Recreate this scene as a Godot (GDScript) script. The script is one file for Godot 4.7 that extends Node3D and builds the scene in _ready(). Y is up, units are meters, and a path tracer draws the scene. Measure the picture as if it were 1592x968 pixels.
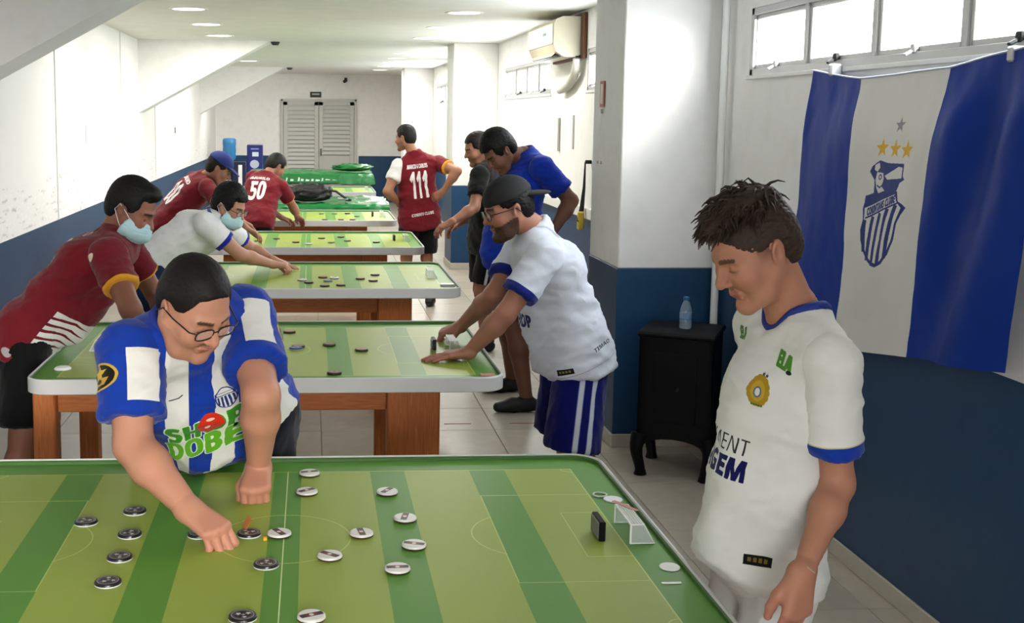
extends Node3D

# ---------------------------------------------------------------- mesh building
class MB:
	var v := PackedVector3Array()
	var n := PackedVector3Array()
	var uv := PackedVector2Array()
	var col := PackedColorArray()
	var idx := PackedInt32Array()

	func tri(a: Vector3, b: Vector3, c: Vector3, ua := Vector2.ZERO, ub := Vector2.ZERO, uc := Vector2.ZERO) -> void:
		var m := (b - a).cross(c - a).normalized()
		var s := v.size()
		v.append_array([a, b, c]); n.append_array([m, m, m]); uv.append_array([ua, ub, uc])
		idx.append_array([s, s + 2, s + 1])

	# corners run counter-clockwise seen from outside
	func quad(a: Vector3, b: Vector3, c: Vector3, d: Vector3, ua := Vector2(0, 1), ub := Vector2(1, 1), uc := Vector2(1, 0), ud := Vector2(0, 0)) -> void:
		var m := (b - a).cross(c - a) + (c - a).cross(d - a)
		m = m.normalized()
		var s := v.size()
		v.append_array([a, b, c, d]); n.append_array([m, m, m, m]); uv.append_array([ua, ub, uc, ud])
		idx.append_array([s, s + 2, s + 1, s, s + 3, s + 2])

	# box with chamfered edges, in the frame t
	func box(t: Transform3D, size: Vector3, bevel := 0.0) -> void:
		var h := size * 0.5
		var b := minf(bevel, minf(h.x, minf(h.y, h.z)) * 0.9)
		var ax := [Vector3.RIGHT, Vector3.UP, Vector3.BACK]
		for k in 3:
			for s in [-1.0, 1.0]:
				var nn: Vector3 = ax[k] * s
				var uu: Vector3 = ax[(k + 1) % 3]
				var ww: Vector3 = nn.cross(uu)
				var hn: float = h[k]
				var hu: float = h[(k + 1) % 3] - b
				var hw: float = h[(k + 2) % 3] - b
				var c := nn * hn
				quad(t * (c - uu * hu - ww * hw), t * (c + uu * hu - ww * hw), t * (c + uu * hu + ww * hw), t * (c - uu * hu + ww * hw))
		if b <= 0.0:
			return
		for k in 3:
			var e: Vector3 = ax[k]
			var p: Vector3 = ax[(k + 1) % 3]
			var q: Vector3 = ax[(k + 2) % 3]
			var he: float = h[k] - b
			var hp: float = h[(k + 1) % 3]
			var hq: float = h[(k + 2) % 3]
			for s in [-1.0, 1.0]:
				for r in [-1.0, 1.0]:
					var c1: Vector3 = p * s * hp + q * r * (hq - b)
					var c2: Vector3 = p * s * (hp - b) + q * r * hq
					if s * r > 0:
						quad(t * (c1 - e * he), t * (c2 - e * he), t * (c2 + e * he), t * (c1 + e * he))
						quad_flip_last(t * ((p * s + q * r)), t.origin)
					else:
						quad(t * (c1 + e * he), t * (c2 + e * he), t * (c2 - e * he), t * (c1 - e * he))
						quad_flip_last(t * ((p * s + q * r)), t.origin)
		for sx in [-1.0, 1.0]:
			for sy in [-1.0, 1.0]:
				for sz in [-1.0, 1.0]:
					var o := Vector3(sx, sy, sz)
					var i := h * o
					var a := Vector3(i.x, i.y - sy * b, i.z - sz * b)
					var bb := Vector3(i.x - sx * b, i.y, i.z - sz * b)
					var cc := Vector3(i.x - sx * b, i.y - sy * b, i.z)
					if sx * sy * sz > 0:
						tri(t * a, t * bb, t * cc)
					else:
						tri(t * a, t * cc, t * bb)

	func quad_flip_last(toward: Vector3, from: Vector3) -> void:
		var s := v.size() - 4
		var d := toward - from
		if n[s].dot(d) < 0.0:
			for k in 4:
				n[s + k] = -n[s + k]
			var m := idx.size() - 6
			for j in [0, 3]:
				var x := idx[m + j + 1]
				idx[m + j + 1] = idx[m + j + 2]
				idx[m + j + 2] = x

	# profile: (radius, height) pairs turned about the frame's y axis; smooth normals except where hard
	func lathe(t: Transform3D, prof: Array, seg := 24, hard := true, sx := 1.0, sz := 1.0) -> void:
		for k in prof.size() - 1:
			var p: Vector2 = prof[k]
			var q: Vector2 = prof[k + 1]
			var d := q - p
			var nr := Vector2(d.y, -d.x).normalized()
			if d.length() < 1e-6:
				continue
			var s := v.size()
			for i in seg + 1:
				var a := TAU * i / seg
				var cs := cos(a)
				var sn := sin(a)
				for w in 2:
					var r: Vector2 = p if w == 0 else q
					var nn := nr
					if not hard:
						var o := Vector2.ZERO
						if w == 0 and k > 0:
							var dd: Vector2 = p - prof[k - 1]
							o = Vector2(dd.y, -dd.x).normalized()
						if w == 1 and k < prof.size() - 2:
							var de: Vector2 = prof[k + 2] - q
							o = Vector2(de.y, -de.x).normalized()
						nn = (nr + o).normalized()
					v.append(t * Vector3(cs * r.x * sx, r.y, sn * r.x * sz))
					n.append((t.basis * Vector3(cs * nn.x / sx, nn.y, sn * nn.x / sz)).normalized())
					uv.append(Vector2(float(i) / seg, float(k + w) / (prof.size() - 1)))
			for i in seg:
				var a0 := s + i * 2
				idx.append_array([a0, a0 + 3, a0 + 1, a0, a0 + 2, a0 + 3])

	# flat disc facing +y of the frame, with a picture over it
	func disc(t: Transform3D, r: float, seg := 24) -> void:
		var s := v.size()
		var up := t.basis.y.normalized()
		v.append(t.origin); n.append(up); uv.append(Vector2(0.5, 0.5))
		for i in seg + 1:
			var a := TAU * i / seg
			v.append(t * Vector3(cos(a) * r, 0, sin(a) * r)); n.append(up); uv.append(Vector2(0.5 + 0.5 * cos(a), 0.5 + 0.5 * sin(a)))
		for i in seg:
			idx.append_array([s, s + 1 + i, s + 2 + i])

	# tube of varying radius through points
	func tube(pts: Array, r, seg := 8, closed := false, caps := true) -> void:
		var m := pts.size()
		var s := v.size()
		var up := Vector3.UP
		var first: Vector3 = (pts[1] - pts[0]).normalized()
		if absf(first.dot(up)) > 0.9:
			up = Vector3.RIGHT
		var rings := m + (1 if closed else 0)
		for k in rings:
			var a: Vector3 = pts[(k - 1 + m) % m] if closed or k > 0 else pts[0]
			var b: Vector3 = pts[(k + 1) % m] if closed or k < m - 1 else pts[m - 1]
			var dir := (b - a).normalized()
			var side := up.cross(dir).normalized()
			up = dir.cross(side).normalized()
			var rad: float = r[k % m] if r is Array else r
			for i in seg + 1:
				var g := TAU * i / seg
				var o := side * cos(g) + up * sin(g)
				v.append(pts[k % m] + o * rad); n.append(o); uv.append(Vector2(float(i) / seg, float(k) / rings))
		for k in rings - 1:
			for i in seg:
				var a0 := s + k * (seg + 1) + i
				var b0 := a0 + seg + 1
				idx.append_array([a0, b0 + 1, a0 + 1, a0, b0, b0 + 1])
		if caps and not closed:
			for e in 2:
				var k2 := 0 if e == 0 else rings - 1
				var c: Vector3 = pts[0] if e == 0 else pts[m - 1]
				var nn := (c - (pts[1] as Vector3)).normalized() if e == 0 else (c - (pts[m - 2] as Vector3)).normalized()
				var c0 := v.size()
				v.append(c); n.append(nn); uv.append(Vector2.ZERO)
				for i in seg + 1:
					v.append(v[s + k2 * (seg + 1) + i]); n.append(nn); uv.append(Vector2.ZERO)
				for i in seg:
					if e == 0:
						idx.append_array([c0, c0 + 1 + i, c0 + 2 + i])
					else:
						idx.append_array([c0, c0 + 2 + i, c0 + 1 + i])

	# outline (counter-clockwise in x, y of the frame) pushed out along z from z0 to z1
	func prism(t: Transform3D, outline: PackedVector2Array, z0: float, z1: float) -> void:
		var tr := Geometry2D.triangulate_polygon(outline)
		for k in range(0, tr.size(), 3):
			var a := outline[tr[k]]
			var b := outline[tr[k + 1]]
			var c := outline[tr[k + 2]]
			if (b - a).cross(c - a) < 0.0:
				var x := b
				b = c
				c = x
			tri(t * Vector3(a.x, a.y, z1), t * Vector3(b.x, b.y, z1), t * Vector3(c.x, c.y, z1), a, b, c)
			tri(t * Vector3(a.x, a.y, z0), t * Vector3(c.x, c.y, z0), t * Vector3(b.x, b.y, z0), a, c, b)
		for k in outline.size():
			var p := outline[k]
			var q := outline[(k + 1) % outline.size()]
			quad(t * Vector3(p.x, p.y, z0), t * Vector3(q.x, q.y, z0), t * Vector3(q.x, q.y, z1), t * Vector3(p.x, p.y, z1))

	# sheet of points [row][column], smooth normals
	func sheet(rows: Array, u0 := Vector2.ZERO, u1 := Vector2.ONE) -> void:
		var nr := rows.size()
		var nc: int = rows[0].size()
		var s := v.size()
		for j in nr:
			for i in nc:
				var a: Vector3 = rows[j][maxi(i - 1, 0)]
				var b: Vector3 = rows[j][mini(i + 1, nc - 1)]
				var c: Vector3 = rows[maxi(j - 1, 0)][i]
				var d: Vector3 = rows[mini(j + 1, nr - 1)][i]
				v.append(rows[j][i]); n.append((b - a).cross(c - d).normalized())
				uv.append(Vector2(lerpf(u0.x, u1.x, float(i) / (nc - 1)), lerpf(u0.y, u1.y, float(j) / (nr - 1))))
		for j in nr - 1:
			for i in nc - 1:
				var a0 := s + j * nc + i
				idx.append_array([a0, a0 + 1, a0 + nc + 1, a0, a0 + nc + 1, a0 + nc])

	func mesh(m: Material) -> ArrayMesh:
		var a := []
		a.resize(Mesh.ARRAY_MAX)
		a[Mesh.ARRAY_VERTEX] = v
		a[Mesh.ARRAY_NORMAL] = n
		if uv.size() == v.size():
			a[Mesh.ARRAY_TEX_UV] = uv
		if col.size() == v.size():
			a[Mesh.ARRAY_COLOR] = col
		a[Mesh.ARRAY_INDEX] = idx
		var am := ArrayMesh.new()
		am.add_surface_from_arrays(Mesh.PRIMITIVE_TRIANGLES, a)
		am.surface_set_material(0, m)
		return am


var names_taken := {}

func numbered(called: String) -> String:
	var k: int = names_taken.get(called, 0)
	names_taken[called] = k + 1
	return called if k == 0 else "%s_%03d" % [called, k]

func tag(o: Node, label := "", category := "", group := "", kind := "") -> Node:
	if label: o.set_meta("label", label)
	if category: o.set_meta("category", category)
	if group: o.set_meta("group", group)
	if kind: o.set_meta("kind", kind)
	return o

func thing(called: String, label: String, category: String, at := Vector3.ZERO, turn := 0.0, group := "") -> Node3D:
	var o := Node3D.new()
	o.name = numbered(called)
	add_child(o)
	o.position = at
	o.rotation.y = turn
	tag(o, label, category, group)
	return o

func put(called: String, m: Mesh, parent: Node = null, at := Vector3.ZERO) -> MeshInstance3D:
	var o := MeshInstance3D.new()
	o.mesh = m
	o.name = called if parent else numbered(called)
	(parent if parent else self).add_child(o, true)
	o.position = at
	o.cast_shadow = GeometryInstance3D.SHADOW_CASTING_SETTING_ON
	return o

func build(b: MB, called: String, m: Material, parent: Node = null, at := Vector3.ZERO) -> MeshInstance3D:
	return put(called, b.mesh(m), parent, at)

func boxm(called: String, size: Vector3, at: Vector3, m: Material, parent: Node = null, bevel := 0.004) -> MeshInstance3D:
	var b := MB.new()
	b.box(Transform3D.IDENTITY, size, bevel)
	return build(b, called, m, parent, at)

func structure(o: Node) -> Node:
	o.set_meta("kind", "structure")
	return o

func copy(o: Node3D, at: Vector3, label := "", turn = null) -> Node3D:
	var c: Node3D = o.duplicate()
	c.name = numbered(String(o.name).rstrip("0123456789").trim_suffix("_"))
	add_child(c)
	c.position = at
	if turn != null: c.rotation.y = turn
	if label: c.set_meta("label", label)
	return c

# ---------------------------------------------------------------- materials
var M := {}

func mat(c: Color, rough := 0.6, metal := 0.0, spec := 0.5) -> StandardMaterial3D:
	var m := StandardMaterial3D.new()
	m.albedo_color = c
	m.roughness = rough
	m.metallic = metal
	m.metallic_specular = spec
	return m

func noise_tex(seed_: int, freq: float, ramp: Array, size := 256, oct := 4, normal := false) -> NoiseTexture2D:
	var f := FastNoiseLite.new()
	f.seed = seed_
	f.noise_type = FastNoiseLite.TYPE_SIMPLEX_SMOOTH
	f.frequency = freq
	f.fractal_octaves = oct
	var t := NoiseTexture2D.new()
	t.width = size
	t.height = size
	t.seamless = true
	t.noise = f
	if normal:
		t.as_normal_map = true
		t.bump_strength = 4.0
	else:
		var g := Gradient.new()
		g.offsets = PackedFloat32Array(range(ramp.size()).map(func(i): return float(i) / (ramp.size() - 1)))
		g.colors = PackedColorArray(ramp)
		t.color_ramp = g
	return t

func tri_mat(tex: Texture2D, scale: float, rough := 0.6, spec := 0.5) -> StandardMaterial3D:
	var m := mat(Color.WHITE, rough, 0.0, spec)
	m.albedo_texture = tex
	m.uv1_triplanar = true
	m.uv1_world_triplanar = true
	m.uv1_scale = Vector3.ONE * scale
	return m

# ---------------------------------------------------------------- drawing prints
func poly(im: Image, pts: Array, c: Color) -> void:
	var lo := 1e9
	var hi := -1e9
	for p in pts:
		lo = minf(lo, p.y)
		hi = maxf(hi, p.y)
	for y in range(maxi(0, int(lo)), mini(im.get_height() - 1, int(hi)) + 1):
		var yy := y + 0.5
		var xs := []
		for k in pts.size():
			var a: Vector2 = pts[k]
			var b: Vector2 = pts[(k + 1) % pts.size()]
			if (a.y <= yy) != (b.y <= yy):
				xs.append(a.x + (b.x - a.x) * (yy - a.y) / (b.y - a.y))
		xs.sort()
		for k in range(0, xs.size() - 1, 2):
			var x0 := int(round(xs[k]))
			var x1 := int(round(xs[k + 1]))
			if x1 > x0:
				im.fill_rect(Rect2i(x0, y, x1 - x0, 1).intersection(Rect2i(0, 0, im.get_width(), im.get_height())), c)

func oval(c: Vector2, rx: float, ry: float, seg := 32) -> Array:
	var a := []
	for i in seg:
		a.append(c + Vector2(cos(TAU * i / seg) * rx, sin(TAU * i / seg) * ry))
	return a

func star(c: Vector2, r: float) -> Array:
	var a := []
	for i in 10:
		var q := r if i % 2 == 0 else r * 0.42
		a.append(c + Vector2(sin(TAU * i / 10), -cos(TAU * i / 10)) * q)
	return a

func moved(pts: Array, scale: Vector2, at: Vector2) -> Array:
	return pts.map(func(p): return Vector2(p[0], p[1]) * scale + at)

func stroke(im: Image, pts: Array, w: float, c: Color) -> void:
	for k in pts.size() - 1:
		var a: Vector2 = pts[k]
		var b: Vector2 = pts[k + 1]
		var d := (b - a).normalized() * w * 0.5
		var s := Vector2(-d.y, d.x)
		poly(im, [a - d + s, b + d + s, b + d - s, a - d - s], c)

# words fitted into a box given by its top-left corner and its two edges
func words(im: Image, txt: String, at: Vector2, ex: Vector2, ey: Vector2, c: Color, grow := 0.0, bold := true) -> void:
	var f := SystemFont.new()
	f.font_names = PackedStringArray(["Droid Sans"])
	f.font_weight = 700 if bold else 400
	var tm := TextMesh.new()
	tm.text = txt
	tm.font = f
	tm.font_size = 64
	tm.pixel_size = 0.01
	tm.depth = 0.0
	tm.curve_step = 2.0
	var arr := tm.surface_get_arrays(0) if tm.get_surface_count() else []
	if arr.is_empty():
		return
	var vs: PackedVector3Array = arr[Mesh.ARRAY_VERTEX]
	var ix = arr[Mesh.ARRAY_INDEX]
	var lo := Vector2(1e9, 1e9)
	var hi := -lo
	for p in vs:
		lo = lo.min(Vector2(p.x, p.y))
		hi = hi.max(Vector2(p.x, p.y))
	var s := hi - lo
	var offs := [Vector2.ZERO]
	if grow > 0.0:
		offs = []
		for i in 12:
			offs.append(Vector2(cos(TAU * i / 12), sin(TAU * i / 12)) * grow)
	var cnt: int = ix.size() if ix != null else vs.size()
	for o in offs:
		for k in range(0, cnt, 3):
			var pts := []
			for j in 3:
				var p: Vector3 = vs[ix[k + j]] if ix != null else vs[k + j]
				pts.append(at + ex * ((p.x - lo.x) / s.x) + ey * ((hi.y - p.y) / s.y) + o)
			poly(im, pts, c)

func tex(im: Image) -> ImageTexture:
	return ImageTexture.create_from_image(im)

func print_mat(im: Image, rough := 0.7, spec := 0.5) -> StandardMaterial3D:
	var m := mat(Color.WHITE, rough, 0.0, spec)
	m.albedo_texture = tex(im)
	return m

func canvas(w: int, h: int, c: Color) -> Image:
	var im := Image.create_empty(w, h, false, Image.FORMAT_RGBA8)
	im.fill(c)
	return im

# ---------------------------------------------------------------- the room
const XL := -2.05
const XR := 2.24
const CEIL := 2.73
const ZB := -25.0
const ZF := 2.4
const SILL := 2.07
const HEAD := 2.41
const WINDOWS := [[-3.27, -5.88], [-7.15, -9.42], [-10.87, -13.48], [-15.0, -17.4], [-18.4, -20.95]]

func camera_and_light() -> void:
	var cam := Camera3D.new()
	cam.name = "camera"
	add_child(cam)
	cam.position = Vector3(0, 1.85, 0)
	cam.rotation = Vector3(-0.1211116, -0.0643007, 0.008)
	cam.near = 0.05
	cam.far = 100.0
	cam.keep_aspect = Camera3D.KEEP_HEIGHT
	cam.set_frustum(0.05 * 968.0 / 1800.0, Vector2(196.0, -84.0) / 1800.0 * 0.05, 0.05, 100.0)
	cam.current = true
	var env := Environment.new()
	env.background_mode = Environment.BG_SKY
	var sky := Sky.new()
	var sm := ProceduralSkyMaterial.new()
	sm.sky_top_color = Color(0.93, 0.95, 0.97)
	sm.sky_horizon_color = Color(0.97, 0.97, 0.97)
	sm.ground_horizon_color = Color(0.9, 0.9, 0.88)
	sm.ground_bottom_color = Color(0.6, 0.6, 0.58)
	sm.sky_energy_multiplier = SKY
	sky.sky_material = sm
	env.sky = sky
	env.tonemap_mode = Environment.TONE_MAPPER_LINEAR
	env.tonemap_exposure = EXPOSURE
	env.sdfgi_enabled = true
	env.ssao_enabled = true
	env.ssil_enabled = true
	var we := WorldEnvironment.new()
	we.name = "world"
	we.environment = env
	add_child(we)
	# hazy sun in front of the windows, low and broad
	var sun := DirectionalLight3D.new()
	sun.name = "hazy_sun"
	sun.light_energy = SUN
	sun.light_color = Color(1.0, 0.985, 0.96)
	sun.light_angular_distance = 46.0
	sun.sky_mode = DirectionalLight3D.SKY_MODE_LIGHT_ONLY
	sun.shadow_enabled = true
	add_child(sun)
	sun.look_at_from_position(Vector3.ZERO, Vector3(-0.5, -0.36, -1.0))
	# daylight that the panes let in
	var bl := AreaLight3D.new()
	bl.name = "window_daylight"
	bl.area_size = Vector2(BACKW - 0.1, BACKH[1] - BACKH[0] - 0.06)
	bl.area_normalize_energy = false
	bl.light_energy = DAY_BEHIND
	bl.light_color = Color(0.96, 0.98, 1.0)
	bl.area_range = 30.0
	bl.shadow_enabled = true
	add_child(bl, true)
	bl.position = Vector3(0.1, (BACKH[0] + BACKH[1]) * 0.5, ZF - 0.012)
	for w in WINDOWS:
		var l := AreaLight3D.new()
		l.name = "window_daylight"
		l.area_size = Vector2(absf(w[1] - w[0]) - 0.1, HEAD - SILL - 0.06)
		l.area_normalize_energy = false
		l.light_energy = DAY
		l.light_color = Color(0.95, 0.98, 1.0)
		l.area_range = 30.0
		l.shadow_enabled = true
		add_child(l, true)
		l.position = Vector3(XR - 0.012, (SILL + HEAD) * 0.5, (w[0] + w[1]) * 0.5)
		l.rotation = Vector3(0, PI / 2, 0)

const SKY := 3.0
const EXPOSURE := 1.0
const SUN := 15.0
const DAY := 5.2
const DAY_BEHIND := 1.2
const BACKW := 2.4
const BACKH := [1.0, 2.3]
const LAMP := 2.6

func materials() -> void:
	M.plaster = tri_mat(noise_tex(3, 0.02, [Color(0.875, 0.87, 0.855), Color(0.905, 0.90, 0.89), Color(0.895, 0.89, 0.875)]), 0.7, 0.75, 0.35)
	M.ceiling = tri_mat(noise_tex(5, 0.02, [Color(0.875, 0.87, 0.85), Color(0.90, 0.895, 0.88)]), 0.5, 0.8, 0.3)
	M.blue_paint = tri_mat(noise_tex(7, 0.03, [Color(0.088, 0.232, 0.365), Color(0.108, 0.252, 0.385), Color(0.098, 0.242, 0.375)]), 0.8, 0.42, 0.4)
	M.grout = mat(Color(0.55, 0.52, 0.47), 0.8)
	M.tiles = []
	for k in 4:
		var c := Color(0.735, 0.695, 0.635) * (0.97 + 0.02 * k)
		c.a = 1.0
		var d := c * 0.955
		d.a = 1.0
		M.tiles.append(tri_mat(noise_tex(20 + k, 0.015, [c, d, c * 1.02]), 1.3, 0.28, 0.45))
	M.skirting = tri_mat(noise_tex(31, 0.02, [Color(0.70, 0.67, 0.61), Color(0.74, 0.71, 0.65)]), 1.5, 0.35)
	M.white_trim = mat(Color(0.86, 0.86, 0.85), 0.5)
	M.alu = mat(Color(0.70, 0.70, 0.69), 0.38, 0.85)
	M.alu_paint = mat(Color(0.74, 0.74, 0.73), 0.4)
	M.frame = mat(Color(0.72, 0.72, 0.72), 0.4, 0.3)
	M.black = mat(Color(0.035, 0.035, 0.038), 0.55)
	M.black_gloss = mat(Color(0.012, 0.012, 0.014), 0.55, 0.0, 0.3)
	M.white = mat(Color(0.9, 0.9, 0.89), 0.55)
	M.dark = mat(Color(0.09, 0.09, 0.09), 0.7)
	var g := mat(Color(0.93, 0.96, 1.0, 0.12), 0.05)
	g.transparency = BaseMaterial3D.TRANSPARENCY_ALPHA
	M.glass = g
	# wood: grain stretched along the board
	var ramp := [Color(0.56, 0.30, 0.13), Color(0.70, 0.41, 0.20), Color(0.64, 0.36, 0.17), Color(0.76, 0.47, 0.25)]
	var wt := noise_tex(41, 0.02, ramp, 256, 5)
	M.wood_x = tri_mat(wt, 1.0, 0.5, 0.4)
	M.wood_x.uv1_scale = Vector3(0.55, 7.0, 7.0)
	M.wood_y = tri_mat(wt, 1.0, 0.5, 0.4)
	M.wood_y.uv1_scale = Vector3(7.0, 0.55, 7.0)
	M.wood_z = tri_mat(wt, 1.0, 0.5, 0.4)
	M.wood_z.uv1_scale = Vector3(7.0, 7.0, 0.55)

func shell() -> void:
	var len := ZF - ZB
	var zc := (ZF + ZB) * 0.5
	# floor: grout bed with tiles laid on it
	var fl := Node3D.new()
	fl.name = "floor"
	add_child(fl)
	structure(fl)
	boxm("grout_bed", Vector3(XR - XL + 0.4, 0.1, len + 0.4), Vector3((XL + XR) * 0.5, -0.056, zc), M.grout, fl, 0.0)
	var s := 0.516
	var tb := MB.new()
	tb.box(Transform3D(Basis(), Vector3(0, -0.004, 0)), Vector3(s - 0.004, 0.008, s - 0.004), 0.0012)
	var tile_mesh := []
	for k in 4:
		tile_mesh.append(tb.mesh(M.tiles[k]))
	var rest := MB.new()
	var row := 0
	var z := -1.63
	var rng := RandomNumberGenerator.new()
	rng.seed = 11
	var lines := []
	z = -1.52
	while z > ZB:
		var x := 0.055 - 4.0 * s
		while x < XR - 0.02:
			var x0 := maxf(x, XL)
			var x1 := minf(x + s, XR)
			var z1 := maxf(z - s, ZB)
			if x1 - x0 > 0.03:
				if row < 34 and x1 - x0 > s - 0.001:
					var o := put("tile", tile_mesh[rng.randi() % 4], fl, Vector3((x0 + x1) * 0.5, 0, z - s * 0.5))
					o.rotation.y = 0.0
				else:
					rest.box(Transform3D(Basis(), Vector3((x0 + x1) * 0.5, -0.004, (z + z1) * 0.5)), Vector3(x1 - x0 - 0.004, 0.008, z - z1 - 0.004), 0.0012)
			x += s
		z -= s
		row += 1
	# tiles behind the camera
	z = -1.52 + s
	while z < ZF + s:
		var x2 := 0.055 - 4.0 * s
		while x2 < XR:
			rest.box(Transform3D(Basis(), Vector3(x2 + s * 0.5, -0.004, z - s * 0.5)), Vector3(s - 0.004, 0.008, s - 0.004), 0.0012)
			x2 += s
		z += s
	tag(build(rest, "far_tiles", M.tiles[1], fl), "", "", "", "stuff")
	structure(boxm("ceiling", Vector3(XR - XL + 0.4, 0.15, len + 0.4), Vector3((XL + XR) * 0.5, CEIL + 0.075, zc), M.ceiling, null, 0.0))
	# left wall
	var wl := Node3D.new()
	wl.name = "wall_left"
	add_child(wl)
	structure(wl)
	boxm("core", Vector3(0.2, CEIL, len), Vector3(XL - 0.102, CEIL * 0.5, zc), M.plaster, wl, 0.0)
	var lb := MB.new()
	lb.quad(Vector3(XL, 1.0, ZF), Vector3(XL, 1.0, ZB), Vector3(XL, CEIL, ZB), Vector3(XL, CEIL, ZF))
	build(lb, "plaster", stained_plaster(len), wl)
	boxm("painted_dado", Vector3(0.004, 1.0, len), Vector3(XL + 0.0005, 0.5, zc), M.blue_paint, wl, 0.0)
	for a in [[-9.5, 0.022], [-12.72, 0.022], [-15.4, 0.018], [-19.9, 0.018]]:
		var cb := MB.new()
		cb.box(Transform3D(Basis(), Vector3(XL + 0.005, (CEIL + 1.0) * 0.5, a[0])), Vector3(0.010, CEIL - 1.0, a[1] * 1.6), 0.003)
		structure(build(cb, "trim", M.white_trim, wl))
	# wall behind the camera and far wall
	var wn := Node3D.new()
	wn.name = "wall_behind"
	add_child(wn)
	structure(wn)
	for e in [[XL - 0.2, 0.1 - BACKW * 0.5, 0.0, CEIL], [0.1 + BACKW * 0.5, XR + 0.2, 0.0, CEIL], [0.1 - BACKW * 0.5, 0.1 + BACKW * 0.5, 0.0, BACKH[0]], [0.1 - BACKW * 0.5, 0.1 + BACKW * 0.5, BACKH[1], CEIL]]:
		boxm("plaster", Vector3(e[1] - e[0], e[3] - e[2], 0.2), Vector3((e[0] + e[1]) * 0.5, (e[2] + e[3]) * 0.5, ZF + 0.1), M.plaster, wn, 0.0)
	var wf := Node3D.new()
	wf.name = "window_behind"
	add_child(wf)
	structure(wf)
	for i in 5:
		boxm("mullion", Vector3(0.04, BACKH[1] - BACKH[0], 0.05), Vector3(0.1 + (i - 2) * (BACKW - 0.04) * 0.25, (BACKH[0] + BACKH[1]) * 0.5, ZF + 0.06), M.frame, wf, 0.003)
		if i < 4:
			boxm("pane", Vector3(BACKW * 0.25 - 0.05, BACKH[1] - BACKH[0] - 0.08, 0.006), Vector3(0.1 + (i - 1.5) * (BACKW - 0.04) * 0.25, (BACKH[0] + BACKH[1]) * 0.5, ZF + 0.06), M.glass, wf, 0.0)
	for y in BACKH:
		boxm("rail", Vector3(BACKW, 0.04, 0.05), Vector3(0.1, y + (0.02 if y < 2.0 else -0.02), ZF + 0.06), M.frame, wf, 0.003)
	var wb := Node3D.new()
	wb.name = "wall_far"
	add_child(wb)
	structure(wb)
	boxm("plaster", Vector3(XR - XL + 0.4, CEIL, 0.2), Vector3((XL + XR) * 0.5, CEIL * 0.5, ZB - 0.1), M.plaster, wb, 0.0)
	boxm("painted_dado", Vector3(1.37, 1.0, 0.004), Vector3(XL + 0.685, 0.5, ZB + 0.001), M.blue_paint, wb, 0.0)
	boxm("painted_dado", Vector3(1.24, 1.0, 0.004), Vector3(XR - 0.62, 0.5, ZB + 0.001), M.blue_paint, wb, 0.0)
	# right wall, with openings
	var wr := Node3D.new()
	wr.name = "wall_right"
	add_child(wr)
	structure(wr)
	boxm("lower_plaster", Vector3(0.2, SILL, len), Vector3(XR + 0.1, SILL * 0.5, zc), M.plaster, wr, 0.0)
	boxm("lintel", Vector3(0.2, CEIL - HEAD, len), Vector3(XR + 0.1, (CEIL + HEAD) * 0.5, zc), M.plaster, wr, 0.0)
	var z0 := ZF
	for w in WINDOWS + [[ZB, ZB]]:
		boxm("pier", Vector3(0.2, HEAD - SILL, z0 - w[0]), Vector3(XR + 0.1, (SILL + HEAD) * 0.5, (z0 + w[0]) * 0.5), M.plaster, wr, 0.0)
		z0 = w[1]
	boxm("painted_dado", Vector3(0.004, 1.03, len), Vector3(XR - 0.0005, 0.515, zc), M.blue_paint, wr, 0.0)
	var k := 1
	for w in WINDOWS:
		window(k, w[0], w[1])
		k += 1
	# columns against the right wall, gusset brackets under the ceiling on the left
	k = 1
	for cz in [-6.3, -14.0, -21.5]:
		var c := Node3D.new()
		c.name = "wall_column_%d" % k
		add_child(c)
		structure(c)
		boxm("plaster", Vector3(XR - 1.70, CEIL - 1.02, 0.66), Vector3((XR + 1.70) * 0.5, (CEIL + 1.02) * 0.5, cz - 0.33), M.plaster, c, 0.006)
		boxm("painted_dado", Vector3(XR - 1.697, 1.02, 0.666), Vector3((XR + 1.697) * 0.5, 0.51, cz - 0.33), M.blue_paint, c, 0.004)
		boxm("baseboard", Vector3(XR - 1.685, 0.075, 0.69), Vector3((XR + 1.685) * 0.5, 0.0375, cz - 0.33), M.skirting, c, 0.004)
		var br := MB.new()
		br.prism(Transform3D(Basis(), Vector3(0, 0, cz)), PackedVector2Array([Vector2(XL, 1.87), Vector2(-0.5, CEIL), Vector2(XL, CEIL)]), -0.42, 0.0)
		structure(build(br, "wall_bracket_%d" % k, M.plaster))
		k += 1
	structure(boxm("baseboard_right", Vector3(0.012, 0.075, len), Vector3(XR - 0.008, 0.0375, zc), M.skirting, null, 0.003))
	structure(boxm("baseboard_left", Vector3(0.012, 0.075, len), Vector3(XL + 0.008, 0.0375, zc), M.skirting, null, 0.003))
	door()

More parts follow.
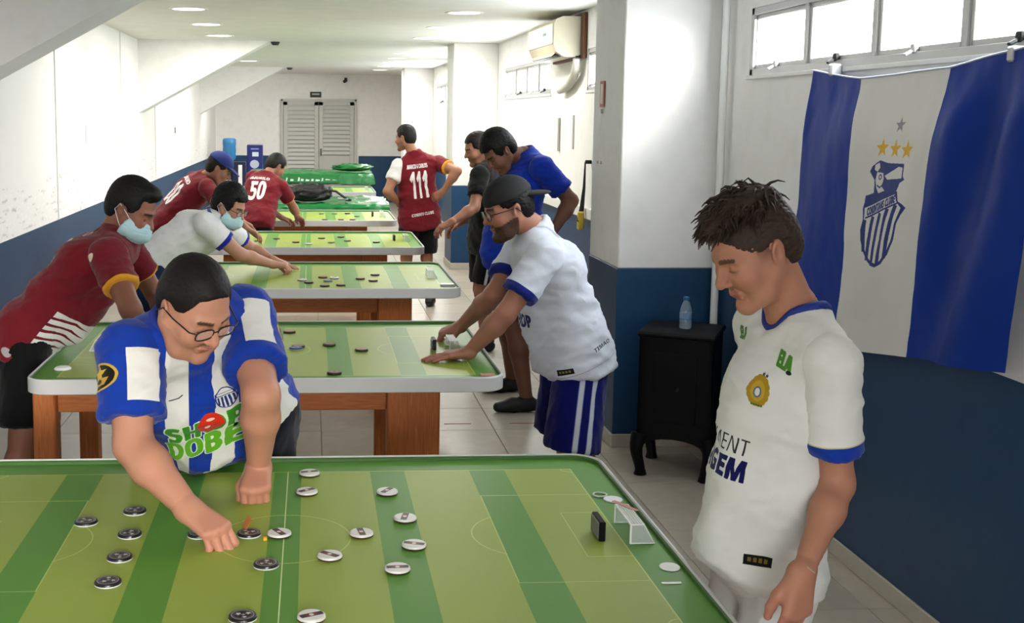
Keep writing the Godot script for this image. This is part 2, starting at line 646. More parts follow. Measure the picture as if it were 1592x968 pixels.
func stained_plaster(len: float) -> Material:
	var w := 2048
	var h := 192
	var base := Color(0.905, 0.90, 0.89)
	var im := canvas(w, h, base)
	var f := FastNoiseLite.new()
	f.seed = 77
	f.frequency = 0.05
	f.fractal_octaves = 4
	var f2 := FastNoiseLite.new()
	f2.seed = 78
	f2.frequency = 0.008
	# the quad's u runs from the near end to the far end, v from the ceiling down: flaking paint low on the wall
	for x in w:
		var zz := -float(x) / w * len + ZF
		if zz > -3.0 or zz < -24.0:
			continue
		var top := 0.36 + 0.16 * f2.get_noise_2d(x, 3.0)
		for y in range(110, h):
			var hgt := (1.0 - float(y) / h) * (CEIL - 1.0)
			if hgt > top:
				continue
			var a := f.get_noise_2d(x * 0.55, y * 3.4)
			var b := f.get_noise_2d(x * 2.4 + 500.0, y * 5.0)
			if a > 0.2 and b > 0.0:
				im.set_pixel(x, y, base.lerp(Color(0.70, 0.69, 0.66), clampf((a - 0.2) * 2.6, 0.0, 0.7)))
			elif b > 0.36:
				im.set_pixel(x, y, Color(0.93, 0.925, 0.915))
	return print_mat(im, 0.75, 0.35)

func window(k: int, z0: float, z1: float) -> void:
	var w := Node3D.new()
	w.name = "window_%d" % k
	add_child(w)
	structure(w)
	var len := z0 - z1
	var zc := (z0 + z1) * 0.5
	var yc := (SILL + HEAD) * 0.5
	var t := 0.035
	var fb := MB.new()
	for e in [[Vector3(0.06, t, len), Vector3(0, SILL + t * 0.5 - yc, 0)], [Vector3(0.06, t, len), Vector3(0, HEAD - t * 0.5 - yc, 0)], [Vector3(0.06, HEAD - SILL, t), Vector3(0, 0, len * 0.5 - t * 0.5)], [Vector3(0.06, HEAD - SILL, t), Vector3(0, 0, -len * 0.5 + t * 0.5)]]:
		fb.box(Transform3D(Basis(), e[1]), e[0], 0.003)
	build(fb, "window_frame", M.frame, w, Vector3(XR + 0.03, yc, zc))
	boxm("window_sill", Vector3(0.05, 0.022, len + 0.06), Vector3(XR + 0.015, SILL - 0.008, zc), M.white_trim, w, 0.004)
	var n := 4
	for i in n:
		var a := z1 + len * i / n
		var c := a + len / n * 0.5
		var p := MB.new()
		p.box(Transform3D.IDENTITY, Vector3(0.006, HEAD - SILL - 0.07, len / n - 0.05), 0.0)
		var pane := build(p, "pane", M.glass, w, Vector3(XR + 0.035, yc, c))
		pane.cast_shadow = GeometryInstance3D.SHADOW_CASTING_SETTING_ON
		var sf := MB.new()
		for s in [-1.0, 1.0]:
			sf.box(Transform3D(Basis(), Vector3(0, 0, s * (len / n * 0.5 - 0.03))), Vector3(0.03, HEAD - SILL - 0.06, 0.022), 0.003)
			sf.box(Transform3D(Basis(), Vector3(0, s * ((HEAD - SILL) * 0.5 - 0.045), 0)), Vector3(0.03, 0.022, len / n - 0.06), 0.003)
		build(sf, "sash", M.frame, w, Vector3(XR + 0.03, yc, c))
		if i > 0:
			boxm("mullion", Vector3(0.05, HEAD - SILL - 0.04, 0.03), Vector3(XR + 0.03, yc, a), M.frame, w, 0.003)
		var lt := MB.new()
		lt.box(Transform3D(Basis(), Vector3(0, 0.012, 0)), Vector3(0.022, 0.035, 0.03), 0.004)
		lt.box(Transform3D(Basis(Vector3(0, 0, 1), 0.5), Vector3(-0.022, -0.004, 0)), Vector3(0.04, 0.012, 0.018), 0.004)
		build(lt, "latch", M.dark if i % 2 == 1 else M.frame, w, Vector3(XR + 0.004, SILL + 0.035, c))

func door() -> void:
	var d := Node3D.new()
	d.name = "door_1"
	add_child(d)
	structure(d)
	var x0 := -0.66
	var x1 := 0.95
	var h := 2.2
	var z := ZB + 0.02
	var fm := mat(Color(0.72, 0.72, 0.70), 0.45)
	var sm := mat(Color(0.78, 0.78, 0.765), 0.45)
	var fb := MB.new()
	fb.box(Transform3D(Basis(), Vector3(x0 + 0.02, h * 0.5, z)), Vector3(0.05, h, 0.07), 0.004)
	fb.box(Transform3D(Basis(), Vector3(x1 - 0.02, h * 0.5, z)), Vector3(0.05, h, 0.07), 0.004)
	fb.box(Transform3D(Basis(), Vector3((x0 + x1) * 0.5, h - 0.02, z)), Vector3(x1 - x0, 0.05, 0.07), 0.004)
	build(fb, "door_frame", fm, d)
	var mid := (x0 + x1) * 0.5
	var sl := MB.new()
	sl.box(Transform3D(Basis(Vector3.RIGHT, -0.6), Vector3.ZERO), Vector3(0.62, 0.075, 0.012), 0.003)
	var slat := sl.mesh(sm)
	for s in 2:
		var a := x0 + 0.05 if s == 0 else mid + 0.004
		var b := mid - 0.004 if s == 0 else x1 - 0.05
		var lf := MB.new()
		var c := (a + b) * 0.5
		for e in [a + 0.045, b - 0.045]:
			lf.box(Transform3D(Basis(), Vector3(e, h * 0.5 - 0.02, z)), Vector3(0.09, h - 0.06, 0.045), 0.004)
		for e in [0.06, h - 0.085]:
			lf.box(Transform3D(Basis(), Vector3(c, e, z)), Vector3(b - a, 0.09, 0.045), 0.004)
		if s == 1:
			lf.box(Transform3D(Basis(), Vector3(c, 0.53, z)), Vector3(b - a - 0.1, 0.95, 0.02), 0.004)
		lf.box(Transform3D(Basis(), Vector3(c, h * 0.5, z - 0.018)), Vector3(b - a - 0.1, h - 0.1, 0.004), 0.0)
		var leaf := build(lf, "leaf", fm, d)
		var y := 1.06 if s == 1 else 0.15
		while y < h - 0.15:
			put("slat", slat, leaf, Vector3(c, y, z + 0.004))
			y += 0.088
		if s == 1:
			boxm("handle", Vector3(0.02, 0.16, 0.05), Vector3(a + 0.045, 1.08, z + 0.04), M.dark, leaf, 0.005)
	var sign := thing("exit_sign", "small dark sign above the grey louvred double door", "sign", Vector3(0.08, 2.30, ZB + 0.01))
	boxm("board", Vector3(0.24, 0.12, 0.012), Vector3(0, 0.0, 0), mat(Color(0.10, 0.14, 0.11), 0.5), sign, 0.003)
	boxm("print", Vector3(0.16, 0.035, 0.003), Vector3(0, 0.01, 0.008), mat(Color(0.62, 0.66, 0.62), 0.5), sign, 0.001)
	var cam := thing("security_camera", "small black dome camera high on the far white wall", "camera", Vector3(0.72, 2.60, ZB + 0.01))
	boxm("mount", Vector3(0.06, 0.06, 0.04), Vector3(0, 0.03, 0.02), M.dark, cam, 0.006)
	var cb := MB.new()
	cb.tube([Vector3(0, 0, 0.02), Vector3(-0.03, -0.02, 0.09)], 0.035, 10)
	build(cb, "housing", M.black, cam)

func lamp(x: float, z: float, label: String) -> void:
	var t := thing("ceiling_lamp", label, "ceiling lamp", Vector3(x, CEIL, z), 0.0, "round ceiling lamps in two rows")
	var rb := MB.new()
	rb.lathe(Transform3D.IDENTITY, [Vector2(0.135, -0.004), Vector2(0.16, -0.006), Vector2(0.165, -0.001), Vector2(0.165, 0.0)], 28)
	build(rb, "rim", M.white, t)
	var em := mat(Color(0.95, 0.95, 0.93), 0.5)
	em.emission_enabled = true
	em.emission = Color(1.0, 0.99, 0.95)
	em.emission_energy_multiplier = 2.2
	var db := MB.new()
	db.disc(Transform3D(Basis(Vector3.RIGHT, PI), Vector3(0, -0.004, 0)), 0.137, 28)
	build(db, "diffuser", em, t)
	var l := AreaLight3D.new()
	l.name = "lamp_glow"
	l.area_size = Vector2(0.24, 0.24)
	l.area_normalize_energy = true
	l.light_energy = LAMP
	l.light_color = Color(1.0, 0.985, 0.95)
	l.area_range = 30.0
	l.shadow_enabled = true
	t.add_child(l)
	l.position = Vector3(0, -0.012, 0)
	l.rotation = Vector3(-PI / 2, 0, 0)

func fittings() -> void:
	var ord := ["nearest", "second", "third", "fourth", "fifth", "sixth", "seventh", "eighth"]
	var zs := [-9.95, -11.6, -13.2, -16.4, -17.8, -19.2, -20.7, -22.3]
	for k in 8:
		lamp(1.29, zs[k], "%s round lit ceiling lamp in the row near the windows" % ord[k])
	var zl := [-9.95, -11.6, -13.2, -16.4, -19.2, -22.3]
	for k in 6:
		lamp(-1.03, zl[k], "%s round lit ceiling lamp in the row near the left wall" % ord[k])
	for q in [[-0.44, -14.2, "small dark smoke detector on the ceiling beside the middle bracket"], [-0.41, -21.7, "tiny smoke detector on the ceiling near the far wall"]]:
		var sd := MB.new()
		sd.lathe(Transform3D.IDENTITY, [Vector2(0.001, -0.04), Vector2(0.035, -0.04), Vector2(0.05, -0.02), Vector2(0.055, 0.0)], 16)
		tag(build(sd, "smoke_detector", mat(Color(0.22, 0.22, 0.21), 0.6), null, Vector3(q[0], CEIL, q[1])), q[2], "smoke detector")
	# split air conditioner
	var ac := thing("air_conditioner", "yellowed white wall air conditioner high on the right wall", "air conditioner", Vector3(XR, 2.35, -10.1))
	var cream := mat(Color(0.80, 0.775, 0.68), 0.45)
	boxm("mounting_board", Vector3(0.03, 0.37, 1.22), Vector3(-0.016, 0.17, 0.04), mat(Color(0.36, 0.20, 0.10), 0.6), ac, 0.003)
	var ab := MB.new()
	ab.prism(Transform3D(Basis(), Vector3(-0.03, 0, -0.55)), PackedVector2Array([Vector2(0, 0.02), Vector2(0, 0.33), Vector2(-0.15, 0.33), Vector2(-0.2, 0.31), Vector2(-0.225, 0.27), Vector2(-0.225, 0.1), Vector2(-0.2, 0.04), Vector2(-0.13, 0.0), Vector2(-0.03, 0.0)]), 0.0, 1.08)
	build(ab, "body", cream, ac)
	boxm("front_panel", Vector3(0.012, 0.17, 1.06), Vector3(-0.26, 0.19, -0.01), mat(Color(0.83, 0.82, 0.77), 0.4), ac, 0.004)
	boxm("outlet", Vector3(0.1, 0.014, 0.9), Vector3(-0.19, 0.012, -0.01), M.black, ac, 0.003)
	var lv := MB.new()
	lv.box(Transform3D(Basis(Vector3(0, 0, 1), 0.7), Vector3(-0.225, 0.035, -0.01)), Vector3(0.09, 0.008, 0.92), 0.003)
	build(lv, "louvre", cream, ac)
	boxm("logo", Vector3(0.002, 0.025, 0.13), Vector3(-0.267, 0.2, 0.2), mat(Color(0.25, 0.5, 0.38), 0.5), ac, 0.0)
	boxm("drip_hole", Vector3(0.05, 0.03, 0.06), Vector3(-0.05, 0.0, 0.5), M.dark, ac, 0.006)
	var db := MB.new()
	db.tube([Vector3(2.17, 2.335, -9.53), Vector3(2.175, 2.27, -9.55), Vector3(2.185, 2.2, -9.66), Vector3(2.19, 2.14, -9.85), Vector3(2.19, 2.1, -10.1), Vector3(2.19, 2.09, -10.25)], [0.03, 0.034, 0.037, 0.038, 0.036, 0.03], 10)
	tag(build(db, "drain_hose", mat(Color(0.74, 0.73, 0.69), 0.6)), "thick white hose curving down from the air conditioner", "hose")
	tag(boxm("shelf_rail", Vector3(0.018, 0.3, 0.05), Vector3(XR - 0.009, 1.70, -10.42), mat(Color(0.60, 0.60, 0.575), 0.5), null, 0.004), "longer of two grey slotted rails on the wall under the windows", "rail", "grey rails on the right wall")
	tag(boxm("shelf_rail", Vector3(0.012, 0.29, 0.04), Vector3(XR - 0.006, 1.73, -9.86), mat(Color(0.70, 0.70, 0.68), 0.5), null, 0.003), "paler of two grey rails on the wall, nearer the column", "rail", "grey rails on the right wall")
	tag(boxm("cable_trunking", Vector3(0.04, 0.09, 6.9), Vector3(XR - 0.0245, 1.09, -10.5), M.white_trim, null, 0.006), "white cable trunking along the wall on top of the blue dado", "trunking")
	var st := thing("hanging_strap", "black strap with a yellow buckle hanging behind the near column", "strap", Vector3(2.19, 0, -9.2))
	var sb := MB.new()
	sb.tube([Vector3(0, 1.5, 0), Vector3(-0.005, 1.3, 0.005), Vector3(-0.02, 1.13, 0.01), Vector3(-0.04, 1.02, 0.02)], [0.006, 0.012, 0.02, 0.026], 6)
	build(sb, "webbing", M.black, st)
	boxm("buckle", Vector3(0.05, 0.15, 0.05), Vector3(-0.03, 1.03, 0.02), mat(Color(0.78, 0.68, 0.22), 0.5), st, 0.012)
	boxm("hook", Vector3(0.05, 0.03, 0.03), Vector3(0.025, 1.5, 0), M.dark, st, 0.005)
	var cn := MB.new()
	cn.tube([Vector3(2.2, 0.08, -6.14), Vector3(2.2, CEIL - 0.01, -6.14)], 0.02, 10)
	structure(build(cn, "trim_1", M.white_trim))
	var sg := thing("safety_sign", "small red and white safety sign on the side of the near column", "sign", Vector3(1.695, 1.99, -6.74))
	boxm("plate", Vector3(0.006, 0.15, 0.1), Vector3.ZERO, mat(Color(0.62, 0.20, 0.14), 0.5), sg, 0.001)
	boxm("print", Vector3(0.002, 0.115, 0.06), Vector3(-0.004, 0, 0), mat(Color(0.80, 0.77, 0.73), 0.5), sg, 0.0)
	boxm("arrow", Vector3(0.002, 0.025, 0.03), Vector3(-0.003, -0.1, 0), mat(Color(0.45, 0.42, 0.4), 0.5), sg, 0.0)
	var sw := thing("light_switch", "pair of small grey switch buttons on the side of the near column", "switch", Vector3(1.697, 1.59, -6.78))
	boxm("button", Vector3(0.006, 0.018, 0.025), Vector3(0, 0, 0.04), mat(Color(0.70, 0.70, 0.68)), sw, 0.002)
	boxm("button", Vector3(0.006, 0.018, 0.025), Vector3(0, 0, -0.04), mat(Color(0.70, 0.70, 0.68)), sw, 0.002)
	tag(boxm("paper_notice", Vector3(0.003, 0.28, 0.4), Vector3(XL + 0.004, 1.72, -10.92), mat(Color(0.87, 0.89, 0.92), 0.7), null, 0.0), "white paper notice taped on the left wall", "notice")
	tag(boxm("wall_socket", Vector3(0.012, 0.09, 0.05), Vector3(XL + 0.007, 1.62, -17.6), mat(Color(0.45, 0.45, 0.44)), null, 0.003), "small dark wall fitting on the far left wall", "fitting")
	# white cable by the skirting on the right
	var wc := MB.new()
	wc.tube([Vector3(2.228, 0.12, -2.9), Vector3(2.215, 0.22, -2.98), Vector3(2.2, 0.25, -3.08), Vector3(2.2, 0.2, -3.16), Vector3(2.21, 0.08, -3.2)], 0.008, 8)
	tag(build(wc, "cable", M.white), "white cable looping out of the blue dado near the floor", "cable")

# ---------------------------------------------------------------- tables and what lies on them
const TW := 0.955
const TD := 0.655
const TOP := 0.80

func rounded(hw: float, hd: float, r: float, seg := 8) -> PackedVector2Array:
	var a := PackedVector2Array()
	for c in 4:
		var cx: float = [1, -1, -1, 1][c] * (hw - r)
		var cy: float = [1, 1, -1, -1][c] * (hd - r)
		for i in seg + 1:
			var g := PI * 0.5 * c + PI * 0.5 * i / seg
			a.append(Vector2(cx + cos(g) * r, cy + sin(g) * r))
	return a

func pitch_print() -> Material:
	var w := 1536
	var h := 1054
	var sx := w / (2.0 * TW)
	var dark := Color(0.325, 0.53, 0.17)
	var light := Color(0.555, 0.625, 0.245)
	var im := canvas(w, h, dark)
	var fx := 0.846
	var fz := 0.54
	var X := func(x: float) -> int: return int(round((x + TW) * sx))
	var Z := func(z: float) -> int: return int(round((z + TD) * sx))
	for s in [-1.0, 1.0]:
		for e in [[0.04, 0.243], [0.345, 0.54], [0.645, fx]]:
			var a: float = minf(s * e[0], s * e[1])
			im.fill_rect(Rect2i(X.call(a), Z.call(-fz), X.call(a + e[1] - e[0]) - X.call(a), Z.call(fz) - Z.call(-fz)), light)
	var wl := Color(0.70, 0.76, 0.42)
	var q := func(x: float, z: float) -> Vector2: return Vector2((x + TW) * sx, (z + TD) * sx)
	var lw := 2.6
	stroke(im, [q.call(-fx, -fz), q.call(fx, -fz), q.call(fx, fz), q.call(-fx, fz), q.call(-fx, -fz)], lw, wl)
	stroke(im, [q.call(0, -fz), q.call(0, fz)], lw, Color(0.86, 0.88, 0.68))
	var ring := []
	for i in 65:
		ring.append(q.call(cos(TAU * i / 64) * 0.167, sin(TAU * i / 64) * 0.167))
	stroke(im, ring, lw, wl)
	for s in [-1.0, 1.0]:
		stroke(im, [q.call(s * fx, -0.305), q.call(s * 0.541, -0.305), q.call(s * 0.541, 0.305), q.call(s * fx, 0.305)], lw, wl)
		stroke(im, [q.call(s * fx, -0.155), q.call(s * 0.735, -0.155), q.call(s * 0.735, 0.155), q.call(s * fx, 0.155)], lw, wl)
		var arc := []
		for i in 21:
			var g := -0.95 + 1.9 * i / 20
			arc.append(q.call(s * (0.635 - cos(g) * 0.16), sin(g) * 0.16))
		stroke(im, arc, lw, wl)
		for t in [-1.0, 1.0]:
			var cr := []
			for i in 9:
				var g2 := PI * 0.5 * i / 8
				cr.append(q.call(s * (fx - cos(g2) * 0.03), t * (fz - sin(g2) * 0.03)))
			stroke(im, cr, lw, wl)
	return print_mat(im, 0.42, 0.4)

func table(c: Vector3, label: String, legs := []) -> Node3D:
	var t := thing("button_football_table", label, "game table", c, 0.0, "button football tables in a row")
	if not M.has("table_rim"):
		# aluminium rim: outer wall, rounded top, inner wall
		var outer := rounded(TW, TD, 0.095)
		var prof := [Vector2(0.012, 0.752), Vector2(0.0, 0.757), Vector2(0.0, 0.81), Vector2(0.003, 0.815), Vector2(0.008, 0.816), Vector2(0.011, 0.812)]
		var rb := MB.new()
		ring_sweep(rb, outer, prof, 0)
		M.table_rim = rb.mesh(M.alu_paint)
		var gb := MB.new()
		ring_sweep(gb, outer, [Vector2(0.011, 0.812), Vector2(0.0145, 0.808), Vector2(0.0145, TOP - 0.001)], 1)
		M.table_band = gb.mesh(mat(Color(0.20, 0.36, 0.12), 0.5))
		var sb := MB.new()
		var inner := rounded(TW - 0.0145, TD - 0.0145, 0.081)
		var tr := Geometry2D.triangulate_polygon(inner)
		for k in inner.size():
			sb.v.append(Vector3(inner[k].x, TOP, inner[k].y))
			sb.n.append(Vector3.UP)
			sb.uv.append(Vector2((inner[k].x + TW) / (2 * TW), (inner[k].y + TD) / (2 * TD)))
		for k in range(0, tr.size(), 3):
			var a := inner[tr[k]]
			var b := inner[tr[k + 1]]
			var d := inner[tr[k + 2]]
			if (b - a).cross(d - a) > 0.0:
				sb.idx.append_array([tr[k], tr[k + 1], tr[k + 2]])
			else:
				sb.idx.append_array([tr[k], tr[k + 2], tr[k + 1]])
		M.table_top = sb.mesh(pitch_print())
		var ub := MB.new()
		ub.box(Transform3D(Basis(), Vector3(0, 0.771, 0)), Vector3(TW * 2 - 0.12, 0.034, TD * 2 - 0.12), 0.002)
		M.table_board = ub.mesh(M.wood_x)
	put("rim", M.table_rim, t)
	put("edge_band", M.table_band, t)
	put("playing_surface", M.table_top, t)
	put("board", M.table_board, t)
	var lx: Array = legs if legs else [-0.66, -0.45, 0.45, 0.66]
	var zf := TD - 0.20
	for s in [-1.0, 1.0]:
		for k in [0, 2]:
			boxm("leg", Vector3(lx[k + 1] - lx[k], 0.754, 0.10), Vector3((lx[k] + lx[k + 1]) * 0.5, 0.377, s * zf), M.wood_y, t, 0.006)
		boxm("apron", Vector3(lx[2] - lx[1], 0.118, 0.035), Vector3((lx[1] + lx[2]) * 0.5, 0.695, s * (zf - 0.01)), M.wood_x, t, 0.004)
	for x in [lx[0] + 0.02, lx[3] - 0.02]:
		boxm("apron", Vector3(0.035, 0.118, zf * 2 - 0.1), Vector3(x, 0.695, 0), M.wood_z, t, 0.004)
	return t

# sweeps a profile of (distance inward, height) round an outline in x, z
func ring_sweep(b: MB, outline: PackedVector2Array, prof: Array, _k: int) -> void:
	var m := outline.size()
	var nr := PackedVector2Array()
	for i in m:
		var d := (outline[(i + 1) % m] - outline[(i - 1 + m) % m]).normalized()
		nr.append(Vector2(d.y, -d.x))
	for k in prof.size() - 1:
		var p: Vector2 = prof[k]
		var q: Vector2 = prof[k + 1]
		var e := (q - p).normalized()
		var s := b.v.size()
		for i in m + 1:
			var j := i % m
			for w in 2:
				var r := p if w == 0 else q
				var o := outline[j] - nr[j] * r.x
				b.v.append(Vector3(o.x, r.y, o.y))
				b.n.append(Vector3(nr[j].x * e.y, e.x, nr[j].y * e.y).normalized())
				b.uv.append(Vector2(float(i) / m, float(w)))
		for i in m:
			var a := s + i * 2
			b.idx.append_array([a, a + 3, a + 1, a, a + 2, a + 3])

# ---- playing discs
func disc_print(kind: int) -> Material:
	var im: Image
	var rng := RandomNumberGenerator.new()
	rng.seed = 100 + kind
	if kind == 0:      # black with pale marks
		im = canvas(128, 128, Color(0.05, 0.05, 0.055))
		for e in [[60, 0.62], [55, 0.05], [50, 0.40], [46, 0.05]]:
			poly(im, oval(Vector2(64, 64), e[0], e[0]), Color(e[1], e[1], e[1] * 1.02))
		for e in [[40, 42, 19], [88, 46, 17], [62, 88, 20]]:
			poly(im, star(Vector2(e[0], e[1]), e[2]), Color(0.76, 0.76, 0.76))
		poly(im, oval(Vector2(64, 60), 9, 9), Color(0.6, 0.6, 0.6))
	elif kind == 1:    # white with a dark red band
		im = canvas(128, 128, Color(0.86, 0.85, 0.83))
		poly(im, [Vector2(0, 84), Vector2(0, 44), Vector2(128, 40), Vector2(128, 80)], Color(0.16, 0.07, 0.08))
		poly(im, [Vector2(26, 76), Vector2(46, 48), Vector2(106, 46), Vector2(84, 76)], Color(0.50, 0.08, 0.10))
		poly(im, oval(Vector2(64, 62), 13, 13), Color(0.85, 0.82, 0.8))
	elif kind == 2:    # reddish brown
		im = canvas(64, 64, Color(0.50, 0.30, 0.25))
		poly(im, oval(Vector2(32, 32), 20, 20), Color(0.60, 0.42, 0.36))
		poly(im, oval(Vector2(32, 32), 9, 9), Color(0.30, 0.12, 0.12))
	else:              # blue
		im = canvas(64, 64, Color(0.13, 0.25, 0.52))
		poly(im, oval(Vector2(32, 32), 19, 19), Color(0.45, 0.52, 0.66))
		poly(im, oval(Vector2(32, 32), 12, 12), Color(0.12, 0.22, 0.48))
	return print_mat(im, 0.35)

var disc_proto := {}

func disc(kind: int, at: Vector3, turn: float, label: String, group: String) -> void:
	if not disc_proto.has(kind):
		var side: Material = [mat(Color(0.05, 0.05, 0.055), 0.35), mat(Color(0.80, 0.79, 0.77), 0.4), mat(Color(0.16, 0.07, 0.07), 0.4), mat(Color(0.08, 0.13, 0.32), 0.4)][kind]
		var low: Material = [mat(Color(0.78, 0.78, 0.77), 0.4), mat(Color(0.22, 0.10, 0.10), 0.4), mat(Color(0.12, 0.05, 0.05), 0.4), mat(Color(0.7, 0.7, 0.7), 0.4)][kind]
		var a := MB.new()
		a.lathe(Transform3D.IDENTITY, [Vector2(0.0, 0.0005), Vector2(0.0285, 0.0005), Vector2(0.0305, 0.002), Vector2(0.0305, 0.0045)], 26)
		var b := MB.new()
		b.lathe(Transform3D.IDENTITY, [Vector2(0.0305, 0.0045), Vector2(0.0295, 0.0088), Vector2(0.0275, 0.0102), Vector2(0.0262, 0.0104)], 26)
		var c := MB.new()
		c.disc(Transform3D(Basis(), Vector3(0, 0.0104, 0)), 0.0262, 26)
		disc_proto[kind] = [a.mesh(low), b.mesh(side), c.mesh(disc_print(kind))]
	var t := thing("playing_disc", label, "game disc", at, turn, group)
	put("base", disc_proto[kind][0], t)
	var up := put("dome", disc_proto[kind][1], t)
	put("top_print", disc_proto[kind][2], up)

func goal(at: Vector3, s: float, label: String, fine := true) -> void:
	# mouth faces -x for s = 1 (the right-hand end)
	var t := thing("miniature_goal", label, "goal", at, 0.0 if s > 0 else PI, "small goals at the table ends")
	var net := mat(Color(0.88, 0.89, 0.89, 0.42), 0.3)
	net.transparency = BaseMaterial3D.TRANSPARENCY_ALPHA
	net.albedo_texture = null
	var w := 0.075
	var h := 0.05
	var d := 0.06
	var fb := MB.new()
	for z in [-w, w]:
		fb.tube([Vector3(0, 0.001, z), Vector3(0, h, z)], 0.0028, 6)
		fb.tube([Vector3(0, h, z), Vector3(d * 0.55, h, z), Vector3(d, 0.002, z), Vector3(0, 0.002, z)], 0.0018, 6)
	fb.tube([Vector3(0, h, -w), Vector3(0, h, w)], 0.0028, 6)
	fb.tube([Vector3(d * 0.55, h, -w), Vector3(d * 0.55, h, w)], 0.0018, 6)
	fb.tube([Vector3(d, 0.002, -w), Vector3(d, 0.002, w)], 0.0018, 6)
	build(fb, "frame", M.white, t)
	var nb := MB.new()
	nb.quad(Vector3(d * 0.55, h, -w), Vector3(0, h, -w), Vector3(0, h, w), Vector3(d * 0.55, h, w))
	nb.quad(Vector3(d, 0.002, -w), Vector3(d * 0.55, h, -w), Vector3(d * 0.55, h, w), Vector3(d, 0.002, w))
	for z in [-w, w]:
		nb.quad(Vector3(0, 0.002, z), Vector3(d, 0.002, z), Vector3(d * 0.55, h, z), Vector3(0, h, z))
	build(nb, "net", net, t)
	if fine:
		var cb := MB.new()
		for i in range(1, 14):
			var z := -w + 2 * w * i / 14.0
			cb.tube([Vector3(0, h, z), Vector3(d * 0.55, h, z), Vector3(d, 0.002, z)], 0.0005, 4, false, false)
		for i in range(1, 9):
			var f := i / 9.0
			var p := Vector3(d * 0.55 * f * 2, h, 0) if f < 0.5 else Vector3(lerpf(d * 0.55, d, f * 2 - 1), lerpf(h, 0.002, f * 2 - 1), 0)
			cb.tube([p + Vector3(0, 0, -w), p + Vector3(0, 0, w)], 0.0005, 4, false, false)
		tag(build(cb, "net_cords", M.white, t), "", "", "", "stuff")

const TABLES := [[-0.07, -2.805], [-0.175, -5.17], [-0.04, -7.58], [-0.05, -9.80], [-0.10, -12.19], [-0.09, -14.1], [-0.07, -16.55], [-0.02, -18.9]]

